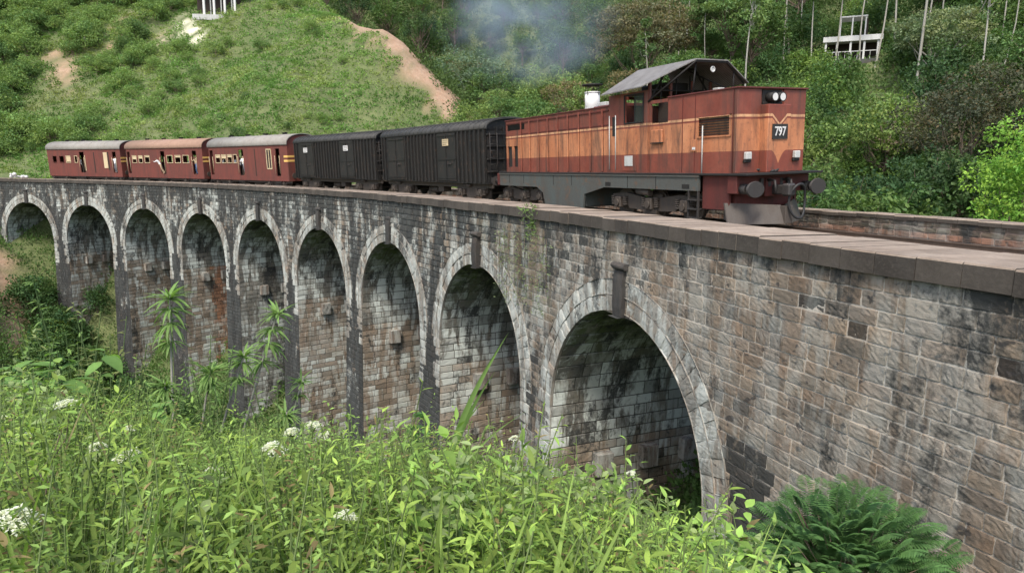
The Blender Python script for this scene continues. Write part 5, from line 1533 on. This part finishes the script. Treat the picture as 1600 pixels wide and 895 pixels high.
def blades():
    n = 2600; d = 1.2 + 6.0 * rv.rand(n) ** .8; a = rv.uniform(-.86, .36, n); y = d; x = a * d
    g = ground(x, y, False); top = canopy_top(x, y)
    L = np.clip(rv.uniform(.35, .95, n), 0, (top - g) * 1.02); ok = L > .2
    x, y, g, L = x[ok], y[ok], g[ok], L[ok]; n = len(x)
    ax = np.stack([rv.uniform(-.55, .55, n), rv.uniform(-.55, .55, n), np.ones(n)], -1)
    t = np.array([[.22, .31, .075]]) * rv.uniform(.7, 1.35, (n, 1)); dry = rv.rand(n) < .06; t[dry] = np.array([.28, .24, .12])
    V, F, C_ = inst(BLADE, np.stack([x, y, g], -1), frames(ax, rdir(n)), L, t)
    tag(raw_mesh('long_grass', V, F, M['leaf_near'], True, C_), 'long arching grass blades growing through the weeds in the foreground', 'grass', kind='stuff')
blades()

def umbel(x, y, z, r, label, n=620):
    g = gz(x, y); T = empty('white_flower', (x, y, g)); z = z + .09; h = z - g
    tag(T, label, 'flower', 'white flowers in the foreground weeds')
    k = 7; tt = np.linspace(0, 1, k); ln = rdir(1)[0] * .08
    st = np.stack([ln[0] * (tt - tt ** 2) * 2, ln[1] * (tt - tt ** 2) * 2, tt * (h - r * .5)], -1)
    rays = []; rr = [np.linspace(.005, .0035, k)]
    for q in range(16):
        a = rv.uniform(0, 6.28); rq = r * .8 * math.sqrt(rv.rand())
        rays.append(np.array([st[-1], st[-1] + np.array([rq * math.cos(a) * .5, rq * math.sin(a) * .5, r * .25]), [rq * math.cos(a), rq * math.sin(a), h + r * .18 * (1 - (rq / r) ** 2)]])); rr.append(np.array([.002, .0015, .001]))
    V, F, C_ = tubes([st] + rays, rr, 4, (.12, .18, .06)); raw_mesh('stem', V, F, M['leaf_near'], True, C_, parent=T)
    a = rv.uniform(0, 6.28, n); q = np.sqrt(rv.rand(n)) * r
    cl = rv.randint(18, size=n); ca = rv.uniform(0, 6.28, 18); cq = np.sqrt(rv.rand(18)) * r * .85
    px_ = cq[cl] * np.cos(ca[cl]) + rv.normal(0, r * .11, n); py_ = cq[cl] * np.sin(ca[cl]) + rv.normal(0, r * .11, n)
    pz = h + r * .5 * (1 - (px_ ** 2 + py_ ** 2) / r ** 2) + rv.uniform(-.1, .05, n) * r
    ax = rdir(n) * np.array([1, 1, .4])
    V, F, C_ = inst(DIA, np.stack([px_, py_, pz], -1), frames(ax, np.tile([0, 0, 1.], (n, 1))), r * rv.uniform(.13, .22, n), np.array([[.82, .82, .72]]) * rv.uniform(.8, 1.1, (n, 1)))
    raw_mesh('flower_head', V, F, M['leaf_near'], False, C_, parent=T)
for x, y, z, r, l in [(-1.10, 3.01, -.25, .070, 'large white flower head standing alone left of centre above the weeds'), (-.62, 2.40, -.25, .048, 'white flower head low in the foreground near the bottom middle'),
    (-1.68, 2.11, -.13, .085, 'biggest white flower head, at the bottom left corner'), (-1.33, 4.35, -.66, .065, 'flat white flower in front of the pier, topmost of a trio'), (-1.5, 4.44, -.74, .06, 'flat white flower, left one of a trio in front of a pier'),
    (-1.21, 4.25, -.68, .05, 'flat white flower, right one of a trio in front of a pier'), (-3.25, 4.75, -.68, .085, 'flat white flower highest on the left side of the weeds'), (-2.42, 3.76, -.58, .06, 'white flower just below the highest one on the left'),
    (-2.19, 3.66, -.58, .08, 'wide white flower right below the tall reeds on the left'), (-1.43, 3.08, -.40, .052, 'small white flower between the big lone flower and the wide one'), (-2.99, 3.95, -.62, .075, 'white flower near the left edge among the weeds'),
    (.72, 3.74, -.68, .035, 'small white flower in front of the nearest arch'), (.04, 4.72, -.88, .05, 'tiny flat white flower at the foot of the second arch'), (-1.61, 2.76, -.46, .022, 'tiny white bloom among the weeds at lower left'), (-3.4, 4.3, -.62, .05, 'faint white flower left of the wide one'), (-2.6, 4.4, -.72, .05, 'white flower behind the wide one on the left')]:
    umbel(x, y, z, r, l)

def whorled(x, y, z, lean, label, nw=3, L=.26, name='whorled_shrub'):
    """bare stem with whorls of long narrow leaves near its tip"""
    g = gz(x, y); T = empty(name, (x - lean[0], y - lean[1], gz(x - lean[0], y - lean[1]) - .05)); b = np.array([x - lean[0], y - lean[1], gz(x - lean[0], y - lean[1]) - .05])
    tag(T, label, 'shrub'); h = z - b[2]
    k = 8; tt = np.linspace(0, 1, k); st = np.stack([lean[0] * tt ** 1.3, lean[1] * tt ** 1.3, h * tt], -1)
    V, F, C_ = tubes([st], [np.linspace(.020, .010, k)], 6, (.30, .30, .20)); raw_mesh('stem', V, F, M['palebark'], True, C_, parent=T)
    P = []; A = []; Ls = []; Tn = []
    for w in range(nw):
        t = 1 - w * .07 - .05 * rv.rand(); p = np.array([np.interp(t, tt, st[:, j]) for j in range(3)])
        for q in range(46 if w == 0 else 28):
            a = rv.uniform(0, 6.28); el = rv.uniform(-.2, 1.1) if w == 0 else rv.uniform(-.5, .4)
            P.append(p + rdir(1)[0] * .02); A.append([math.cos(a) * math.cos(el), math.sin(a) * math.cos(el), math.sin(el)]); Ls.append(L * rv.uniform(.4, 1.1)); Tn.append(np.array([.19, .30, .09]) * rv.uniform(.7, 1.3))
    n = len(P); V, F, C_ = inst(NARROW, np.array(P), frames(np.array(A), np.tile([0, 0, 1.], (n, 1)) + rdir(n) * .2), np.array(Ls), np.array(Tn))
    raw_mesh('leaves', V, F, M['leaf_near'], True, C_, parent=T)
whorled(-4.04, 7.87, -.35, (.08, 0), 'tall plant with drooping leaves on a straight stem, before the third arch from left', 4, .30)
whorled(-3.10, 8.8, -.75, (.75, 0), 'leaning plant with the highest leaf tuft in front of the fifth arch', 4, .30)
whorled(-3.35, 8.3, -1.15, (.55, 0), 'leaning plant with a leaf tuft just left of the highest leaning one', 3, .28)
whorled(-3.62, 7.9, -1.25, (.25, 0), 'short whorled plant rising from the weeds below the leaning pair', 3, .28)
whorled(-3.87, 7.3, -1.25, (.05, 0), 'whorled plant half hidden below the tall straight one', 3, .26)
whorled(-2.90, 9.14, -1.75, (.5, .1), 'small leaf tuft on a thin stem in front of the fourth pier from the camera', 2, .24)
whorled(-2.55, 7.4, -1.6, (.1, 0), 'low leaf tuft among the weeds below the dark piers', 3, .22)
def broad_plant(x, y, z, L, label, n=26, tint=(.12, .21, .055), spread=.35, tpl=None):
    b = gz(x, y) - .05; T = empty('broadleaf_plant', (x, y, b)); tag(T, label, 'plant'); h = z - b
    paths = []; rad = []; P = []; A = []; Ls = []
    for s_ in range(4):
        e = rdir(1)[0] * spread; k = 6; tt = np.linspace(0, 1, k); st = np.stack([e[0] * tt, e[1] * tt, h * tt * (1 - .1 * s_)], -1); paths.append(st); rad.append(np.linspace(.010, .004, k))
        for q in range(n // 4 + 2):
            t = 1 - .55 * rv.rand() ** 1.3; p = np.array([np.interp(t, tt, st[:, j]) for j in range(3)]); a = rv.uniform(0, 6.28); el = rv.uniform(-.3, .6)
            P.append(p); A.append([math.cos(a) * math.cos(el), math.sin(a) * math.cos(el), math.sin(el)]); Ls.append(L * rv.uniform(.6, 1.15))
    V, F, C_ = tubes(paths, rad, 5, (.14, .2, .08)); raw_mesh('stems', V, F, M['leaf_near'], True, C_, parent=T)
    n = len(P); V, F, C_ = inst(tpl or BROAD, np.array(P), frames(np.array(A), np.tile([0, 0, 1.], (n, 1)) + rdir(n) * .25), np.array(Ls), 1.4 * np.array([tint]) * rv.uniform(.75, 1.3, (n, 1)))
    raw_mesh('leaves', V, F, M['leaf_near'], True, C_, parent=T)
broad_plant(-3.95, 5.82, -.43, .26, 'plant with large drooping light green leaves at the left, before the dark bushes')
broad_plant(-4.65, 6.2, -.70, .20, 'leafy plant at the left edge above the weeds', 30)
broad_plant(-3.3, 5.5, -.85, .16, 'small leaved plant right of the large leaved one', 34, (.13, .22, .06))
broad_plant(-.81, 6.2, -1.12, .13, 'dark leafy sapling in front of the pier between second and third arch', 46, (.055, .12, .03), .22)
broad_plant(.73, 4.33, -.84, .13, 'thin young sapling reaching up into the nearest arch', 14, (.14, .21, .07), .15)
broad_plant(.35, 4.6, -.98, .11, 'small pale sapling left of the one in the nearest arch', 14, (.14, .19, .08), .15)
broad_plant(1.0, 3.0, -.62, .17, 'plant with broad pale grey green leaves at the bottom, left of the feathery bush', 40, (.17, .24, .10), .35)
broad_plant(1.25, 3.3, -.86, .15, 'second pale leaved plant, closer to the feathery bush', 34, (.15, .23, .09), .3)
for x, y, z, L in [(-5.1, 7.6, -.35, .12), (-4.6, 7.4, -.6, .11), (-3.0, 5.4, -.75, .07), (-4.9, 6.9, -.55, .09), (-4.35, 6.5, -.5, .10), (-3.75, 6.3, -.75, .08), (-3.1, 6.6, -.85, .08), (-2.7, 6.0, -.95, .07), (-2.35, 6.5, -1.1, .08), (-3.5, 7.4, -1.0, .09), (-4.2, 5.6, -.6, .07)]:
    broad_plant(x, y, z + .22, L, 'tall leafy weed standing above the others at the left', 60, (.12, .19, .05) if rv.rand() < .6 else (.15, .17, .06), .3, LANCE)
for o in list(COL.objects):
    if o.get('label') == 'tall leafy weed standing above the others at the left': o['group'] = 'tall leafy weeds at the left'
def reed():
    T = empty('reed', (-.62, 5.0, gz(-.62, 5.0))); tag(T, 'long leaning reed blades crossing the second arch', 'reed')
    h0 = -T.location.z; P = []; F = []; C_ = []; n = 0
    for (x0, y0, x1, y1, z1, w) in [(0, 0, .60, -.15, -.02, .020), (.03, .05, .50, -.05, -.35, .017), (-.05, .0, .42, .1, -.62, .014), (.02, 0, .75, .2, -.75, .012)]:
        k = 9
        for i in range(k):
            t = i / (k - 1); p = np.array([x0 + (x1 - x0) * t ** 1.15, y0 + (y1 - y0) * t, (z1 + h0) * t + .12 * math.sin(t * 3.1)]); ww = w * (.35 + .9 * math.sin(math.pi * min(t * .85 + .12, 1))) * (1 - t ** 6)
            P += [p + np.array([-ww, 0, 0]), p + np.array([0, .006, 0]), p + np.array([ww, 0, ww * .3])]
            if i: a = n + (i - 1) * 3; F += [(a, a + 1, a + 4, a + 3), (a + 1, a + 2, a + 5, a + 4)]
        n += k * 3
    o = raw_mesh('blades', np.array(P), np.array(F), M['leaf_near'], True, np.tile([.2, .31, .09, 1], (len(P), 1)), parent=T)
reed()
def bare_twig(x, y, z, lx, label):
    b = gz(x, y); T = empty('dry_stem', (x, y, b)); tag(T, label, 'stem'); h = z - b
    k = 8; tt = np.linspace(0, 1, k); st = np.stack([lx * tt + .03 * np.sin(tt * 5), 0 * tt, h * tt], -1)
    ps = [st]; rs = [np.linspace(.007, .003, k)]
    for q in (3, 5, 6): ps.append(np.array([st[q], st[q] + np.array([.06 * (-1) ** q, .02, .10]), st[q] + np.array([.1 * (-1) ** q, .0, .22])])); rs.append(np.array([.003, .002, .001]))
    V, F, C_ = tubes(ps, rs, 5, (.12, .09, .06)); raw_mesh('stalk', V, F, M['bark'], True, C_, parent=T)
bare_twig(-2.35, 2.9, -.05, .35, 'dark bare stem curving up at the left of the weeds')
bare_twig(-.35, 4.4, -.55, .5, 'thin leaning dry stalk left of the reed')

def feathery_bush():
    bx, by = 3.22, 5.95; b = gz(bx, by); T = empty('feathery_bush', (bx, by, b)); tag(T, 'dark green feathery bush growing against the viaduct wall at the lower right', 'bush')
    hc = -2.62 - b
    P = []; A = []; U = []; L = []; Tn = []; paths = []; rad = []
    for q in range(820):
        d = rdir(1, -.25, 1)[0]; o = np.array([0, 0, hc]) + d * np.array([.88, .78, .78]) * rv.uniform(.25, 1)
        if rv.rand() < .25: paths.append(np.array([[0, 0, hc * .55], (np.array([0, 0, hc * .8]) + o) / 2, o])); rad.append(np.array([.014, .008, .003]))
        fl = rv.uniform(.22, .42); dirn = d + rdir(1)[0] * .5; dirn[2] += .25; dirn /= np.linalg.norm(dirn)
        side = np.cross(dirn, [0, 0, 1]); side /= np.linalg.norm(side) + 1e-9
        base = np.array([.095, .185, .058]) * rv.uniform(.65, 1.35)
        m = 13
        for i in range(m):
            t = (i + .5) / m; p = o + dirn * fl * t + np.array([0, 0, -.24 * fl * t * t * 1.6]); ll = fl * .30 * math.sin(math.pi * (t * .8 + .14)) 
            for sg in (-1, 1):
                P.append(p); ax = side * sg + dirn * .55 + np.array([0, 0, -.15]); A.append(ax); U.append([0, 0, 1]); L.append(ll); Tn.append(base * rv.uniform(.85, 1.2))
    n = len(P); V, F, C_ = inst(LANCE3, np.array(P), frames(np.array(A), np.array(U) + rdir(n) * .15), np.array(L), np.array(Tn))
    raw_mesh('fronds', V, F, M['leaf_near'], True, C_, parent=T)
    V, F, C_ = tubes(paths + [np.array([[0, 0, -.1], [.03, 0, hc * .6], [0, 0, hc]])], rad + [np.array([.04, .03, .02])], 5, (.1, .08, .05)); raw_mesh('branches', V, F, M['bark'], True, C_, parent=T)
feathery_bush()
def creeper(s0, s1, z0, z1, n, label, leaf, tint, off=.05, depth=.25):
    c = path((s0 + s1) / 2, -.05, 0); T = empty('wall_creeper', tuple(c)); tag(T, label, 'creeper')
    ss = rv.uniform(0, 1, n); s_ = s0 + (s1 - s0) * ss; u = rv.rand(n) ** 1.2; z = z0 + (z1 - z0) * u
    s_ = s_ + fbm(s_ * 2, z * 2, 3, 2) * .5
    P = path(s_, -off - rv.uniform(0, depth, n) * (1 - u * .5), z) - c
    V, F, C_ = inst(LANCE3, P, frames(rdir(n) * np.array([1, 1, .6]), rdir(n)), leaf * rv.uniform(.6, 1.3, n), 1.3 * np.array([tint]) * rv.uniform(.7, 1.3, (n, 1)))
    raw_mesh('leaves', V, F, M['leaf'], False, C_, parent=T)
    ps = []; rs = []
    for q in range(14):
        a = rv.uniform(s0, s1); k = 6; zz = np.linspace(z0, z0 + (z1 - z0) * rv.uniform(.5, 1), k); ps.append(path(a + np.cumsum(rv.uniform(-.08, .08, k)), -off - .03, zz) - c); rs.append(np.full(k, .008))
    V, F, C_ = tubes(ps, rs, 4, (.16, .16, .08)); raw_mesh('vines', V, F, M['bark'], True, C_, parent=T)
creeper(4.9, 5.9, .12, -.9, 190, 'tuft of green leaves sprouting over the coping above the second pier', .15, (.12, .18, .06), -.02, .3)
creeper(4.0, 8.0, -.9, -3.4, 560, 'thin pale green creeper hanging on the wall between the first two arches', .12, (.15, .19, .09))

def rubble():
    c = path(81.5, .9, .02); T = empty('rubble_pile', tuple(c)); tag(T, 'small pile of whitish stones on the parapet behind the last carriage', 'rubble')
    for q in range(9):
        m = MB(); r = bmesh.ops.create_icosphere(m.bm, subdivisions=2, radius=rv.uniform(.1, .2)); 
        for v in r['verts']: v.co *= 1 + .25 * (rv.rand() - .5)
        bmesh.ops.translate(m.bm, verts=r['verts'], vec=(rv.uniform(-.9, .9), rv.uniform(-.6, .6), .15 + .25 * (q > 5)))
        m.build('stone', M['white'], T)
rubble()
wm = person_mesh(pose(.05), 'white', 'grey')
o = bpy.data.objects.new('person', wm); COL.objects.link(o); o.location = (-66.7, 110.0, gz(-66.7, 110.0) + .2); o.rotation_euler = (0, 0, -1.2)
tag(o, 'person in white standing on the hillside path far above the last carriage', 'person')

# ------------------------------------------------------------------ exhaust smoke
def smoke():
    bm = bmesh.new(); bmesh.ops.create_icosphere(bm, subdivisions=4, radius=1)
    a = Vector((.4, 25.5, 4.5)); 
    for v in bm.verts:
        p = v.co.copy(); t = (p.x + 1) / 2         # t=1 at the stack
        c = Vector((-2.0, 33.0, 7.9)).lerp(Vector((2.6, 30.0, 7.3)), t)
        w = 2.4
        ctr = c; q = Vector((p.x * 2.5, p.y * w * 1.3, p.z * 3.0)); v.co = ctr + q + Vector((0, 0, .25 * math.sin(p.x * 7)))
    me = bpy.data.meshes.new('smoke'); bm.to_mesh(me); bm.free()
    o = link(me, 'smoke'); tag(o, 'thin bluish exhaust smoke drifting back above the train', 'smoke', kind='stuff')
    m = bpy.data.materials.new('exhaust_smoke'); m.use_nodes = True; nt = m.node_tree; nt.nodes.clear()
    out = nt.nodes.new('ShaderNodeOutputMaterial'); pv = nt.nodes.new('ShaderNodeVolumePrincipled')
    pv.inputs['Color'].default_value = (.68, .82, .95, 1); pv.inputs['Anisotropy'].default_value = .2
    tc = nt.nodes.new('ShaderNodeTexCoord'); no = nt.nodes.new('ShaderNodeTexNoise'); no.inputs['Scale'].default_value = .42; no.inputs['Detail'].default_value = 5; no.inputs['Distortion'].default_value = .6
    nt.links.new(tc.outputs['Object'], no.inputs['Vector'])
    r = nt.nodes.new('ShaderNodeValToRGB'); r.color_ramp.elements[0].position = .46; r.color_ramp.elements[0].color = (0, 0, 0, 1); r.color_ramp.elements[1].position = .68; r.color_ramp.elements[1].color = (1, 1, 1, 1)
    nt.links.new(no.outputs['Fac'], r.inputs[0])
    mu = nt.nodes.new('ShaderNodeMath'); mu.operation = 'MULTIPLY'; mu.inputs[1].default_value = .32; vs = nt.nodes.new('ShaderNodeVectorMath'); vs.operation = 'SUBTRACT'; vs.inputs[1].default_value = (.3, 31.5, 7.6); nt.links.new(tc.outputs['Object'], vs.inputs[0])
    vd = nt.nodes.new('ShaderNodeVectorMath'); vd.operation = 'DIVIDE'; vd.inputs[1].default_value = (4.8, 4.2, 3.1); nt.links.new(vs.outputs[0], vd.inputs[0])
    vl = nt.nodes.new('ShaderNodeVectorMath'); vl.operation = 'LENGTH'; nt.links.new(vd.outputs[0], vl.inputs[0])
    fo = nt.nodes.new('ShaderNodeMapRange'); fo.inputs['From Min'].default_value = 1.0; fo.inputs['From Max'].default_value = .2; nt.links.new(vl.outputs['Value'], fo.inputs['Value'])
    m0 = nt.nodes.new('ShaderNodeMath'); m0.operation = 'MULTIPLY'; nt.links.new(r.outputs[0], m0.inputs[0]); nt.links.new(fo.outputs[0], m0.inputs[1])
    nt.links.new(m0.outputs[0], mu.inputs[0]); nt.links.new(mu.outputs[0], pv.inputs['Density'])
    nt.links.new(pv.outputs[0], out.inputs['Volume']); me.materials.append(m)
smoke()
S.cycles.volume_step_rate = 2.0; S.cycles.volume_max_steps = 48
